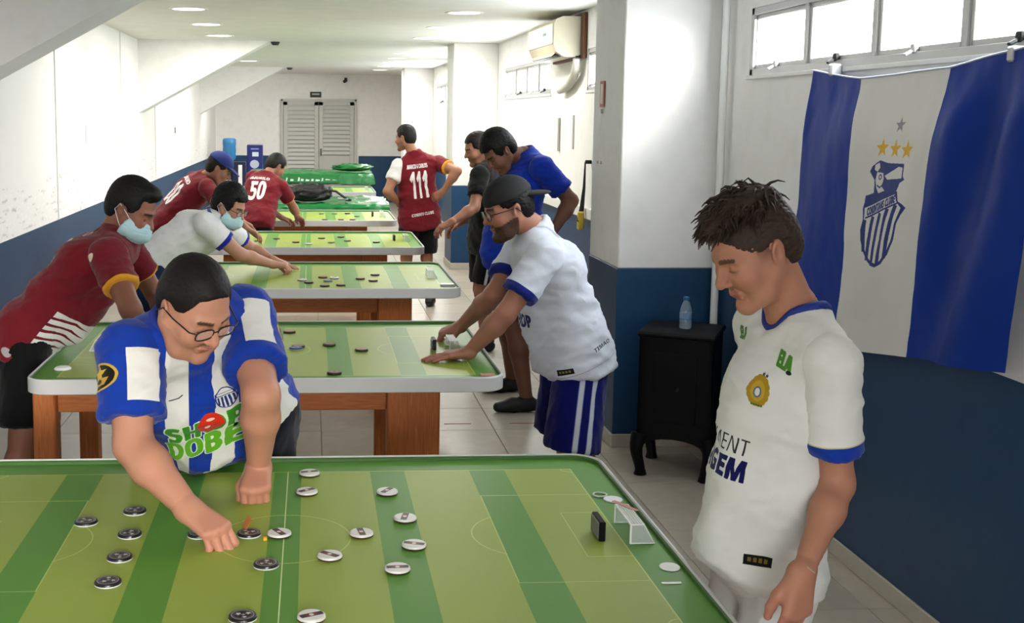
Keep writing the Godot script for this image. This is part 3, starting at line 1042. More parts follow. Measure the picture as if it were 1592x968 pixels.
func all_tables() -> void:
	var where := ["button football table nearest the camera, with black and white discs", "second button football table, right behind the man in the striped jersey", "third button football table, where the masked man in white plays",
		"fourth button football table, ending beside the white column foot", "fifth button football table, in front of the covered one", "sixth button football table, under a green cover", "seventh button football table, uncovered between two green covers", "last button football table by the far wall, under a green cover"]
	for k in 8:
		table(Vector3(TABLES[k][0], 0, TABLES[k][1]), where[k], [-0.955, -0.865, 0.485, 0.705] if k == 1 else [])
	var y := TOP + 0.0002
	# discs of the nearest table, by where they lie
	var blk := [[-0.469, -3.006, "black disc farthest back of those left of the player's forearm"], [-0.582, -2.928, "leftmost black disc, beside the left penalty arc"], [-0.456, -2.834, "second black disc of the left column, counted from the player"], [-0.456, -2.681, "third black disc of the left column, counted from the player"], [-0.458, -2.532, "black disc nearest the camera in the left column"],
		[-0.282, -2.827, "black disc half hidden under the player's fingers"], [-0.158, -2.826, "black disc just right of the player's fingertips in the centre circle"], [-0.107, -2.622, "black disc on the halfway line at the near edge of the centre circle"], [-0.145, -2.336, "black disc cut by the bottom edge of the picture"]]
	var turn := 0.3
	for d in blk:
		disc(0, Vector3(d[0], y, d[1]), turn, d[2], "black discs on the nearest table")
		turn += 1.3
	var wht := [[-0.007, -3.317, "white disc farthest back, right of the fist"], [-0.014, -3.147, "white disc beside the player's fist, second from the back"], [0.211, -3.138, "farthest of the four white discs on the dark right-hand stripe"], [0.244, -2.922, "second farthest of the four white discs on the dark right-hand stripe"], [0.125, -2.815, "white disc on the right edge of the centre circle"],
		[-0.082, -2.823, "white disc on the halfway line at the centre spot"], [0.043, -2.668, "white disc on the near right edge of the centre circle"], [0.251, -2.73, "third farthest of the four white discs on the dark right-hand stripe"], [0.199, -2.582, "nearest of the four white discs on the dark right-hand stripe"], [-0.001, -2.33, "white disc cut by the bottom edge of the picture"]]
	turn = 0.2
	for d in wht:
		disc(1, Vector3(d[0], y, d[1]), turn, d[2], "white discs on the nearest table")
		turn += 0.37
	# loose pieces on the nearest table
	tag(boxm("ball_die", Vector3(0.009, 0.009, 0.009), Vector3(-0.116, TOP + 0.0047, -2.79), mat(Color(0.85, 0.65, 0.12), 0.4), null, 0.001), "tiny yellow cube that serves as the ball", "ball")
	var gk := thing("goalkeeper_block", "black rectangular goalkeeper block standing before the right goal", "game piece", Vector3(0.724, TOP + 0.0005, -2.785))
	boxm("block", Vector3(0.016, 0.05, 0.082), Vector3(0, 0.025, 0), M.black_gloss, gk, 0.002)
	boxm("face_plate", Vector3(0.004, 0.042, 0.07), Vector3(-0.0095, 0.026, 0), mat(Color(0.38, 0.38, 0.39), 0.4), gk, 0.001)
	goal(Vector3(0.79, TOP + 0.0005, -2.80), 1.0, "white netted miniature goal at the right end of the nearest table")
	var rib := MB.new()
	rib.box(Transform3D(Basis(Vector3.UP, 0.5), Vector3(0.812, TOP + 0.0525, -2.86)), Vector3(0.012, 0.0012, 0.09), 0.0)
	tag(build(rib, "tape_strip", mat(Color(0.74, 0.45, 0.43), 0.5)), "pale red strip lying across the roof of the nearest goal", "tape")
	for e in [[0.833, -3.058, 0.026, "white plastic disc lying behind the goal on the nearest table"], [0.842, -2.573, 0.024, "white plastic disc lying near the corner on the nearest table"]]:
		var cb := MB.new()
		cb.lathe(Transform3D.IDENTITY, [Vector2(0.0, 0.0005), Vector2(e[2], 0.0005), Vector2(e[2] * 1.03, 0.002), Vector2(e[2] * 0.95, 0.0042), Vector2(0.0, 0.0045)], 22)
		tag(build(cb, "spare_disc", M.white, null, Vector3(e[0], TOP, e[1])), e[3], "disc")
	var rg := MB.new()
	var rp := []
	for i in 16:
		rp.append(Vector3(cos(TAU * i / 16) * 0.019, 0.003, sin(TAU * i / 16) * 0.019))
	rg.tube(rp, 0.0026, 6, true)
	tag(build(rg, "ring", mat(Color(0.78, 0.80, 0.76), 0.4), null, Vector3(0.806, TOP, -3.097)), "thin clear plastic ring beside the white disc behind the goal", "ring")
	tag(boxm("flat_stick", Vector3(0.046, 0.003, 0.007), Vector3(0.817, TOP + 0.002, -2.48), M.white, null, 0.001), "short flat white stick near the right edge of the nearest table", "stick")
	# other tables
	var t2 := [[-0.109, -5.578, 2], [-0.175, -5.479, 3], [-0.073, -5.17, 3], [-0.062, -5.215, 2], [0.08, -5.254, 2], [0.223, -5.132, 2], [-0.136, -4.829, 2], [-0.117, -4.62, 2], [0.092, -4.662, 2], [-0.86, -5.5, 2], [-0.78, -5.14, 3], [-0.74, -5.02, 2]]
	var n2 := ["brown disc farthest back on the second table", "single blue disc near the back of the second table", "blue disc touching a brown one on the second table", "brown disc touching a blue one on the second table", "brown disc on the middle stripe of the second table", "rightmost brown disc on the second table", "brown disc beside the player's left sleeve badge on the second table", "brown disc at the near rim just right of the player's arm", "brown disc near the front rim at the middle of the second table", "brown disc near the left goal, toward the back", "blue disc next to the left goal of the second table", "brown disc next to the blue one by the left goal"]
	for i in t2.size():
		disc(t2[i][2], Vector3(t2[i][0], y, t2[i][1]), i * 0.9, n2[i], "discs on the second table")
	goal(Vector3(0.62, y, -5.17), 1.0, "white miniature goal under the bearded man's forearm", false)
	goal(Vector3(-0.93, y, -5.22), -1.0, "white miniature goal at the left end of the second table", false)
	gk_block(Vector3(0.555, y, -5.17), "dark goalkeeper block beside the bearded man's wrist")
	gk_block(Vector3(-0.865, y, -5.18), "dark goalkeeper block at the left end of the second table")
	var sd := MB.new()
	sd.lathe(Transform3D.IDENTITY, [Vector2(0.0, 0.0005), Vector2(0.034, 0.0005), Vector2(0.035, 0.005), Vector2(0.028, 0.011), Vector2(0.0, 0.012)], 22)
	tag(build(sd, "spare_disc", M.white, null, Vector3(-1.03, TOP, -4.78)), "white domed disc at the left front corner of the second table", "disc")
	var pk := thing("playing_pick", "pale flat pick lying on the right corner of the second table", "pick", Vector3(0.72, y, -4.62))
	boxm("blade", Vector3(0.06, 0.003, 0.05), Vector3(0, 0.0018, 0), mat(Color(0.72, 0.50, 0.42), 0.5), pk, 0.001)
	scatter(2, [[-0.02, -7.265, 2], [0.071, -7.499, 2], [0.103, -7.321, 3], [0.313, -7.437, 2], [0.392, -7.348, 2], [0.419, -7.62, 2], [0.146, -7.468, 1], [-0.062, -7.38, 1], [0.08, -7.124, 2], [0.18, -7.151, 2]], "third table")
	scatter(3, [[-0.301, -9.879, 0], [-0.134, -9.627, 2], [0.083, -9.936, 2], [0.16, -9.581, 0], [0.299, -9.732, 0], [0.538, -9.634, 2], [0.252, -10.045, 2], [-0.026, -9.482, 1], [-0.45, -9.7, 0]], "fourth table")
	scatter(4, [[0.104, -12.437, 0], [0.242, -12.442, 0], [0.383, -12.5, 2], [0.473, -12.128, 0], [0.131, -11.74, 2], [0.294, -11.744, 2], [0.412, -11.747, 2]], "fifth table")
	goal(Vector3(0.76, y, -7.55), 1.0, "white miniature goal at the right end of the third table", false)
	goal(Vector3(0.78, y, -9.8), 1.0, "white miniature goal at the right end of the fourth table", false)
	goal(Vector3(0.72, y, -12.19), 1.0, "white miniature goal at the right end of the fifth table", false)
	goal(Vector3(0.76, y, -16.55), 1.0, "white miniature goal on the uncovered table between the green covers", false)
	gk_block(Vector3(0.70, y, -9.8), "dark goalkeeper block before the goal of the fourth table")
	gk_block(Vector3(0.64, y, -12.19), "dark goalkeeper block before the goal of the fifth table")
	boxm("score_box", Vector3(0.09, 0.02, 0.05), Vector3(0.83, TOP + 0.026, -6.99), M.alu, null, 0.004)
	tag(get_node("score_box"), "small silver case on the right front corner of the third table", "case")
	covers()

func gk_block(at: Vector3, label: String) -> void:
	var gk := thing("goalkeeper_block", label, "game piece", at)
	boxm("block", Vector3(0.016, 0.048, 0.08), Vector3(0, 0.025, 0), M.black, gk, 0.002)
	boxm("face_plate", Vector3(0.004, 0.04, 0.07), Vector3(-0.0095, 0.025, 0), mat(Color(0.3, 0.3, 0.31), 0.4), gk, 0.001)

func scatter(_k: int, list: Array, where: String) -> void:
	var kinds := ["black", "white and red", "brown", "blue"]
	var ord := ["first", "second", "third", "fourth", "fifth", "sixth", "seventh", "eighth", "ninth", "tenth"]
	var count := {}
	var by_x := list.duplicate()
	by_x.sort_custom(func(a, b): return a[0] < b[0])
	for e in by_x:
		var c: int = count.get(e[2], 0)
		count[e[2]] = c + 1
		disc(e[2], Vector3(e[0], TOP + 0.0002, e[1]), e[0] * 7.0, "%s %s disc from the left on the %s" % [ord[c], kinds[e[2]], where], "discs on the " + where)

func cover(c: Vector3, label: String, hang: float, seed_: int, xr: float, lift: float) -> Node3D:
	var t := thing("table_cover", label, "table cover", c, 0.0, "green plastic table covers")
	var f := FastNoiseLite.new()
	f.seed = seed_
	f.frequency = 2.4
	f.fractal_octaves = 3
	var rows := []
	var nx := 60
	var nz := 44
	var hw := TW + 0.02
	var hd := TD + 0.02
	for j in nz + 1:
		var row := []
		for i in nx + 1:
			var sx := (float(i) / nx * 2 - 1) * (hw + hang)
			var sz := (float(j) / nz * 2 - 1) * (hd + hang)
			var ox := maxf(absf(sx) - hw, 0.0)
			var oz := maxf(absf(sz) - hd, 0.0)
			var down := maxf(ox, oz)
			var nn := f.get_noise_2d(sx * 1.3, sz * 1.3)
			var x := clampf(sx, -hw, hw) + signf(sx) * (0.01 * signf(ox) + ox * 0.12 + absf(nn) * 0.03 * signf(down))
			var z := clampf(sz, -hd, hd) + signf(sz) * (0.01 * signf(oz) + oz * 0.12 + absf(nn) * 0.03 * signf(down))
			var yy := TOP + 0.022 + lift + maxf(0.0, nn) * 0.03 - down * 0.97
			row.append(Vector3(x * (1.0 if x < 0 else xr), yy, z))
		rows.append(row)
	rows.reverse()
	var b := MB.new()
	b.sheet(rows)
	var m := mat(Color(0.06, 0.42, 0.19), 0.26, 0.0, 0.5)
	build(b, "sheet", m, t)
	# hem
	var hb := MB.new()
	var hp := []
	for i in range(0, nx + 1):
		hp.append(rows[0][i])
	hb.tube(hp, 0.006, 5)
	build(hb, "hem", mat(Color(0.05, 0.33, 0.15), 0.4), t)
	return t

func covers() -> void:
	cover(Vector3(TABLES[5][0], 0, TABLES[5][1]), "glossy green plastic cover on the table under the black bag", 0.07, 5, 1.0, 0.01)
	var last := cover(Vector3(TABLES[7][0], 0, TABLES[7][1]), "glossy green plastic cover with white lettering on the farthest table", 0.17, 9, 1.0, 0.13)
	# lettering on the hanging front of the far cover, unreadable at this size
	var im := canvas(256, 48, Color(0.06, 0.42, 0.19))
	for e in [[30, 12, 8, 26], [48, 22, 16, 16], [80, 10, 10, 28], [92, 20, 14, 18], [112, 24, 18, 14], [136, 20, 12, 18], [154, 24, 20, 14], [180, 14, 8, 24], [196, 22, 22, 8], [226, 26, 20, 5]]:
		poly(im, [Vector2(e[0], e[1] + e[3]), Vector2(e[0] + 3, e[1]), Vector2(e[0] + e[2], e[1] + 4), Vector2(e[0] + e[2] - 2, e[1] + e[3])], Color(0.78, 0.86, 0.80))
	var lb := MB.new()
	lb.quad(Vector3(-0.50, TOP + 0.015, TD + 0.088), Vector3(0.45, TOP + 0.015, TD + 0.088), Vector3(0.45, TOP + 0.12, TD + 0.08), Vector3(-0.50, TOP + 0.12, TD + 0.08))
	build(lb, "lettering", print_mat(im, 0.4), last)
	# a folded cover at the right end of the farthest table
	var fc := thing("folded_cover", "crumpled green plastic sheet bundled at the right end of the farthest table", "cover", Vector3(0.64, TOP + 0.185, -18.45))
	var f := FastNoiseLite.new()
	f.seed = 3
	f.frequency = 5.0
	var rows := []
	for j in 15:
		var row := []
		for i in 25:
			var a := PI * j / 14.0
			var g := TAU * i / 24.0
			var d := Vector3(sin(a) * cos(g), cos(a), sin(a) * sin(g))
			var r := 1.0 + 0.32 * f.get_noise_3d(d.x, d.y, d.z) + 0.15 * f.get_noise_3d(d.x * 3, d.y * 3, d.z * 3)
			row.append(Vector3(d.x * 0.32, d.y * 0.06 + 0.052, d.z * 0.2) * r)
		rows.append(row)
	var b := MB.new()
	b.sheet(rows)
	build(b, "sheet", mat(Color(0.05, 0.36, 0.15), 0.3), fc)
	# black bag on the green cover
	var bag := thing("duffel_bag", "soft black bag lying on the green covered table", "bag", Vector3(-0.02, TOP + 0.058, -13.66))
	rows = []
	f.seed = 8
	f.frequency = 3.0
	for j in 23:
		var row := []
		for i in 37:
			var a := PI * j / 22.0
			var g := TAU * i / 36.0
			var d := Vector3(sin(a) * cos(g), cos(a), sin(a) * sin(g))
			var e := Vector3(signf(d.x) * pow(absf(d.x), 0.7), signf(d.y) * pow(absf(d.y), 0.8), signf(d.z) * pow(absf(d.z), 0.7))
			var r := 1.0 + 0.22 * f.get_noise_3d(d.x, d.y, d.z) + 0.12 * f.get_noise_3d(d.x * 3, d.y * 3, d.z * 3)
			row.append(Vector3(e.x * 0.26, e.y * 0.1 + 0.092, e.z * 0.17) * r)
		rows.append(row)
	var bb := MB.new()
	bb.sheet(rows)
	build(bb, "bag_body", M.black, bag)
	var hb := MB.new()
	hb.tube([Vector3(0.2, 0.13, 0.1), Vector3(0.3, 0.12, 0.13), Vector3(0.4, 0.05, 0.15), Vector3(0.47, 0.015, 0.12), Vector3(0.42, 0.012, 0.04)], 0.014, 7)
	build(hb, "strap", M.dark, bag)
	boxm("strap_pad", Vector3(0.13, 0.03, 0.07), Vector3(0.38, 0.03, 0.12), mat(Color(0.55, 0.58, 0.54), 0.6), bag, 0.01)

# ---------------------------------------------------------------- figures: blended distance fields meshed as surface nets
class Field:
	var a := PackedVector3Array()      # start of a bone, or the centre of an ellipsoid
	var ab := PackedVector3Array()     # bone, or the radii
	var r0 := PackedFloat32Array()
	var dr := PackedFloat32Array()
	var il := PackedFloat32Array()     # 1 / length squared
	var k := PackedFloat32Array()      # blend
	var kind := PackedInt32Array()     # 0 bone, 1 ellipsoid, +2 carved away, +4 cut by a plane
	var cn := PackedVector3Array()
	var cd := PackedFloat32Array()
	var rot: Array[Basis] = []
	var mark := PackedInt32Array()
	var planes: Array = []             # [normal, distance, blend]: everything beyond is cut off

	func bone(p: Vector3, q: Vector3, ra: float, rb: float, blend := 0.03, m := 0, carve := false) -> int:
		a.append(p); ab.append(q - p); r0.append(ra); dr.append(rb - ra)
		il.append(1.0 / maxf((q - p).length_squared(), 1e-9)); k.append(blend); kind.append(2 if carve else 0)
		cn.append(Vector3.ZERO); cd.append(0.0); rot.append(Basis()); mark.append(m)
		return a.size() - 1

	func egg(c: Vector3, r: Vector3, blend := 0.02, m := 0, carve := false, basis := Basis()) -> int:
		a.append(c); ab.append(r); r0.append(maxf(r.x, maxf(r.y, r.z))); dr.append(0.0)
		il.append(0.0); k.append(blend); kind.append(3 if carve else 1)
		cn.append(Vector3.ZERO); cd.append(0.0); rot.append(basis.transposed()); mark.append(m)
		return a.size() - 1

	func cut(i: int, at: Vector3, normal: Vector3) -> void:
		kind[i] = kind[i] | 4
		cn[i] = normal.normalized()
		cd[i] = cn[i].dot(at)

	func one(i: int, p: Vector3) -> float:
		var kd := kind[i]
		var d: float
		if kd & 1:
			var q := rot[i] * (p - a[i])
			var r := ab[i]
			var e := q / r
			var k0 := e.length()
			var k1 := (e / r).length()
			d = k0 * (k0 - 1.0) / maxf(k1, 1e-6) if k0 > 0.05 else -minf(r.x, minf(r.y, r.z))
		else:
			var q := p - a[i]
			var t := clampf(q.dot(ab[i]) * il[i], 0.0, 1.0)
			d = (q - ab[i] * t).length() - r0[i] - dr[i] * t
		if kd & 4:
			d = maxf(d, cn[i].dot(p) - cd[i])
		return d

	func value(p: Vector3, ids: PackedInt32Array) -> float:
		var d := 1.0
		for i in ids:
			var e: float
			var kd := kind[i]
			if kd & 1:
				var q := rot[i] * (p - a[i])
				var r := ab[i]
				var g := q / r
				var k0 := g.length()
				if k0 > 0.05:
					e = k0 * (k0 - 1.0) / (g / r).length()
				else:
					e = -minf(r.x, minf(r.y, r.z))
			else:
				var q := p - a[i]
				var t := clampf(q.dot(ab[i]) * il[i], 0.0, 1.0)
				e = (q - ab[i] * t).length() - r0[i] - dr[i] * t
			if kd & 4:
				e = maxf(e, cn[i].dot(p) - cd[i])
			var b := k[i]
			if kd & 2:
				e = -e
				var h := maxf(b - absf(d - e), 0.0)
				d = maxf(d, e) + h * h * 0.25 / b
			else:
				var h := maxf(b - absf(d - e), 0.0)
				d = minf(d, e) - h * h * 0.25 / b
		for pl in planes:
			var e2: float = pl[0].dot(p) - pl[1]
			d = maxf(d, e2)
		return d

	func nearest(p: Vector3) -> int:
		var best := 0
		var bd := 1e9
		for i in a.size():
			if kind[i] & 2:
				continue
			var d := one(i, p)
			if d < bd:
				bd = d
				best = i
		return best

	# surface nets over the blocks of cells near the surface
	func net(h: float) -> MB:
		var out := MB.new()
		var lo := Vector3(1e9, 1e9, 1e9)
		var hi := -lo
		for i in a.size():
			if kind[i] & 2:
				continue
			if kind[i] & 1:
				var rr := Vector3.ONE * r0[i]
				lo = lo.min(a[i] - rr); hi = hi.max(a[i] + rr)
			else:
				var rr2 := Vector3.ONE * (maxf(r0[i], r0[i] + dr[i]) + 0.01)
				lo = lo.min(a[i].min(a[i] + ab[i]) - rr2); hi = hi.max(a[i].max(a[i] + ab[i]) + rr2)
		lo -= Vector3.ONE * h * 3.0
		hi += Vector3.ONE * h * 3.0
		var nb := 6
		var n1 := nb + 1
		var bs := h * nb
		var cnt := Vector3i(((hi - lo) / bs).ceil())
		var hd := bs * 0.8661
		var NX := cnt.x * nb + 2
		var NXY := NX * (cnt.y * nb + 2)
		var cell := {}
		var edges := PackedInt32Array()
		var val := PackedFloat32Array()
		val.resize(n1 * n1 * n1)
		var corner := [0, 1, n1, n1 + 1, n1 * n1, n1 * n1 + 1, n1 * n1 + n1, n1 * n1 + n1 + 1]
		for bz in cnt.z:
			for by in cnt.y:
				for bx in cnt.x:
					var o := lo + Vector3(bx, by, bz) * bs
					var c := o + Vector3.ONE * bs * 0.5
					var ids := PackedInt32Array()
					var dmin := 1e9
					for i in a.size():
						var e := one(i, c)
						if e < 2.0 * hd + k[i]:
							ids.append(i)
							if not (kind[i] & 2):
								dmin = minf(dmin, e)
					if dmin > hd * 1.3 + 0.03:
						continue
					var dc := value(c, ids)
					if absf(dc) > hd * 1.3:
						continue
					var m := 0
					var neg := false
					var pos := false
					for z in n1:
						for y in n1:
							for x in n1:
								var w := value(o + Vector3(x, y, z) * h, ids)
								val[m] = w
								m += 1
								if w < 0.0:
									neg = true
								else:
									pos = true
					if not (neg and pos):
						continue
					for z in nb:
						for y in nb:
							for x in nb:
								var s := (z * n1 + y) * n1 + x
								var v0 := val[s]
								var v1 := val[s + 1]
								var v2 := val[s + n1]
								var v3 := val[s + n1 + 1]
								var s2 := s + n1 * n1
								var v4 := val[s2]
								var v5 := val[s2 + 1]
								var v6 := val[s2 + n1]
								var v7 := val[s2 + n1 + 1]
								var mx := maxf(maxf(maxf(v0, v1), maxf(v2, v3)), maxf(maxf(v4, v5), maxf(v6, v7)))
								var mn := minf(minf(minf(v0, v1), minf(v2, v3)), minf(minf(v4, v5), minf(v6, v7)))
								if mn >= 0.0 or mx < 0.0:
									continue
								var sum := Vector3.ZERO
								var q := 0
								if (v0 < 0.0) != (v1 < 0.0):
									sum += Vector3(v0 / (v0 - v1), 0, 0); q += 1
								if (v2 < 0.0) != (v3 < 0.0):
									sum += Vector3(v2 / (v2 - v3), 1, 0); q += 1
								if (v4 < 0.0) != (v5 < 0.0):
									sum += Vector3(v4 / (v4 - v5), 0, 1); q += 1
								if (v6 < 0.0) != (v7 < 0.0):
									sum += Vector3(v6 / (v6 - v7), 1, 1); q += 1
								if (v0 < 0.0) != (v2 < 0.0):
									sum += Vector3(0, v0 / (v0 - v2), 0); q += 1
								if (v1 < 0.0) != (v3 < 0.0):
									sum += Vector3(1, v1 / (v1 - v3), 0); q += 1
								if (v4 < 0.0) != (v6 < 0.0):
									sum += Vector3(0, v4 / (v4 - v6), 1); q += 1
								if (v5 < 0.0) != (v7 < 0.0):
									sum += Vector3(1, v5 / (v5 - v7), 1); q += 1
								if (v0 < 0.0) != (v4 < 0.0):
									sum += Vector3(0, 0, v0 / (v0 - v4)); q += 1
								if (v1 < 0.0) != (v5 < 0.0):
									sum += Vector3(1, 0, v1 / (v1 - v5)); q += 1
								if (v2 < 0.0) != (v6 < 0.0):
									sum += Vector3(0, 1, v2 / (v2 - v6)); q += 1
								if (v3 < 0.0) != (v7 < 0.0):
									sum += Vector3(1, 1, v3 / (v3 - v7)); q += 1
								var gx := bx * nb + x
								var gy := by * nb + y
								var gz := bz * nb + z
								var key := gx + gy * NX + gz * NXY
								cell[key] = out.v.size()
								out.v.append(o + (Vector3(x, y, z) + sum / q) * h)
								out.n.append(Vector3(v1 + v3 + v5 + v7 - v0 - v2 - v4 - v6, v2 + v3 + v6 + v7 - v0 - v1 - v4 - v5, v4 + v5 + v6 + v7 - v0 - v1 - v2 - v3).normalized())
								if (v0 < 0.0) != (v1 < 0.0):
									edges.append(key); edges.append(0 if v0 < 0.0 else 1)
								if (v0 < 0.0) != (v2 < 0.0):
									edges.append(key); edges.append(2 if v0 < 0.0 else 3)
								if (v0 < 0.0) != (v4 < 0.0):
									edges.append(key); edges.append(4 if v0 < 0.0 else 5)
		for m in range(0, edges.size(), 2):
			var key := edges[m]
			var e := edges[m + 1]
			var u := NX
			var w := NXY
			if e >= 4:
				u = 1; w = NX
			elif e >= 2:
				u = NXY; w = 1
			if not (cell.has(key - u) and cell.has(key - w) and cell.has(key - u - w)):
				continue
			var p0: int = cell[key]
			var p1: int = cell[key - u]
			var p2: int = cell[key - u - w]
			var p3: int = cell[key - w]
			if e & 1:
				out.idx.append_array([p0, p1, p2, p0, p2, p3])
			else:
				out.idx.append_array([p0, p2, p1, p0, p3, p2])
		return out


static func smooth_normals(b: MB) -> void:
	var acc := PackedVector3Array()
	acc.resize(b.v.size())
	for t in range(0, b.idx.size(), 3):
		var i := b.idx[t]
		var j := b.idx[t + 1]
		var l := b.idx[t + 2]
		var m := (b.v[l] - b.v[i]).cross(b.v[j] - b.v[i])
		acc[i] += m
		acc[j] += m
		acc[l] += m
	for i in acc.size():
		b.n[i] = acc[i].normalized() if acc[i].length_squared() > 0.0 else b.n[i]

func ripple(b: MB, amp: float, freq: Vector3, seed_: int, ridged := true) -> void:
	var f := FastNoiseLite.new()
	f.seed = seed_
	f.frequency = 1.0
	f.fractal_octaves = 3
	f.fractal_type = FastNoiseLite.FRACTAL_RIDGED if ridged else FastNoiseLite.FRACTAL_FBM
	for i in b.v.size():
		var p := b.v[i]
		b.v[i] = p + b.n[i] * amp * f.get_noise_3d(p.x * freq.x, p.y * freq.y, p.z * freq.z)
	smooth_normals(b)

func moved_mesh(b: MB, t: Transform3D) -> void:
	for i in b.v.size():
		b.v[i] = t * b.v[i]
		b.n[i] = (t.basis * b.n[i]).normalized()

func joined(parts: Array) -> MB:
	var o := MB.new()
	for p: MB in parts:
		var s := o.v.size()
		o.v.append_array(p.v)
		o.n.append_array(p.n)
		o.col.append_array(p.col)
		o.uv.append_array(p.uv)
		var ix := p.idx.duplicate()
		for i in ix.size():
			ix[i] += s
		o.idx.append_array(ix)
	return o

func painted(b: MB, c: Color) -> MB:
	b.col.resize(b.v.size())
	b.col.fill(c)
	return b

# ---------------------------------------------------------------- people
func lin(r: float, g: float, b: float) -> Color:
	return Color(r, g, b).srgb_to_linear()

func torso(f: Field, s: Dictionary, grow: float, mark: int, shirt: bool) -> void:
	var g: float = s.get("g", 1.0)
	var P: Vector3 = s.pelvis
	var N: Vector3 = s.neck
	var up := (N - P).normalized()
	var lat: Vector3 = (s.shL - s.shR).normalized()
	var lp: Vector3 = s.get("hiplat", lat)
	lp = lp.normalized()
	var fw: Vector3 = s.front
	var belly: float = s.get("belly", 0.02)
	var sm: Vector3 = (s.shL + s.shR) * 0.5
	var bow: Vector3 = s.get("bow", Vector3.ZERO)
	var C := P.lerp(N, 0.68) + bow
	var W := P.lerp(N, 0.33) + bow * 0.8
	var hem: Vector3 = s.get("hem", P - up * 0.12)
	var hd: Vector3 = s.get("hemdir", hem - P)
	hd = hd.normalized()
	for q: float in [1.0, -1.0]:
		var sh: Vector3 = s.shL if q > 0 else s.shR
		var top := sm.lerp(sh, 0.6)
		var c := C + lat * q * 0.082 * g
		var w := W + lat.lerp(lp, 0.5) * q * 0.078 * g
		var p := P + lp * q * 0.085 * g
		f.bone(top, c, 0.068 * g + grow, 0.1 * g + grow, 0.05, mark)
		f.bone(c, w, 0.1 * g + grow, 0.098 * g + grow, 0.05, mark)
		f.bone(w, p, 0.098 * g + grow, 0.108 * g + grow, 0.05, mark)
		f.bone(sm.lerp(sh, 0.3), sh, 0.07 * g + grow, 0.06 + grow, 0.05, mark)
		f.bone(N + up * 0.012, sm.lerp(sh, 0.62), 0.05 + grow, 0.052 + grow, 0.05, mark)
		if shirt:
			var e := f.bone(p, hem + lp * q * 0.088 * g + hd * 0.12, 0.108 * g + grow, 0.118 * g + grow, 0.05, mark)
			f.cut(e, hem, hd)
	f.bone(sm, C + fw * 0.02, 0.08 * g + grow, 0.108 * g + grow, 0.06, mark)
	f.bone(C + fw * 0.02, W + fw * belly, 0.108 * g + grow, 0.108 * g + grow, 0.06, mark)
	f.bone(W + fw * belly, P + fw * belly * 0.7, 0.108 * g + grow, 0.112 * g + grow, 0.06, mark)
	if shirt:
		var e2 := f.bone(P + fw * belly * 0.7, hem + fw * belly * 0.7 + hd * 0.12, 0.114 * g + grow, 0.122 * g + grow, 0.05, mark)
		f.cut(e2, hem, hd)
		for x in s.get("folds", []):
			f.bone(x[0], x[1], x[2], x[3], 0.05, mark)

# texture coordinates from each chart's own axis: u round it, v along it
func charted(b: MB, f: Field, charts: Array) -> MB:
	var mk := PackedInt32Array()
	mk.resize(b.v.size())
	var limbs := []
	for j in f.a.size():
		if f.mark[j] > 0:
			limbs.append(j)
	for i in b.v.size():
		mk[i] = f.mark[f.nearest(b.v[i])]
		for j in limbs:
			var t := (b.v[i] - f.a[j]).dot(f.ab[j]) * f.il[j]
			if t > 0.4 and f.one(j, b.v[i]) < 0.02:
				mk[i] = f.mark[j]
	var o := MB.new()
	var seen := {}
	for t in range(0, b.idx.size(), 3):
		var i3 := [b.idx[t], b.idx[t + 1], b.idx[t + 2]]
		var ch := mk[i3[0]]
		if mk[i3[1]] == mk[i3[2]]:
			ch = mk[i3[1]]
		var c: Dictionary = charts[ch]
		var us := PackedFloat32Array([0, 0, 0])
		var vs := PackedFloat32Array([0, 0, 0])
		for j in 3:
			var q: Vector3 = b.v[i3[j]] - c.at
			us[j] = 0.5 + atan2(q.dot(c.lat), q.dot(c.fw)) / TAU
			vs[j] = clampf(q.dot(c.ax) / c.len, 0.004, 0.996)
		var mx := maxf(us[0], maxf(us[1], us[2]))
		for j in 3:
			var wrap := 0
			if mx - us[j] > 0.5:
				us[j] += 1.0
				wrap = 1
			var key: int = i3[j] * 16 + ch * 2 + wrap
			if not seen.has(key):
				seen[key] = o.v.size()
				o.v.append(b.v[i3[j]])
				o.n.append(b.n[i3[j]])
				var r: Rect2 = c.rect
				var u := us[j] if r.size.x > 0.99 else clampf(us[j], 0.004, 0.996)
				o.uv.append(Vector2(r.position.x + u * r.size.x, r.position.y + vs[j] * r.size.y))
			o.idx.append(seen[key])
	return o

func limb_chart(from: Vector3, to: Vector3, outward: Vector3, rect: Rect2) -> Dictionary:
	var ax := (to - from).normalized()
	var fw := (outward - ax * outward.dot(ax)).normalized()
	return {"at": from, "ax": ax, "len": (to - from).length(), "fw": fw, "lat": ax.cross(fw), "rect": rect}

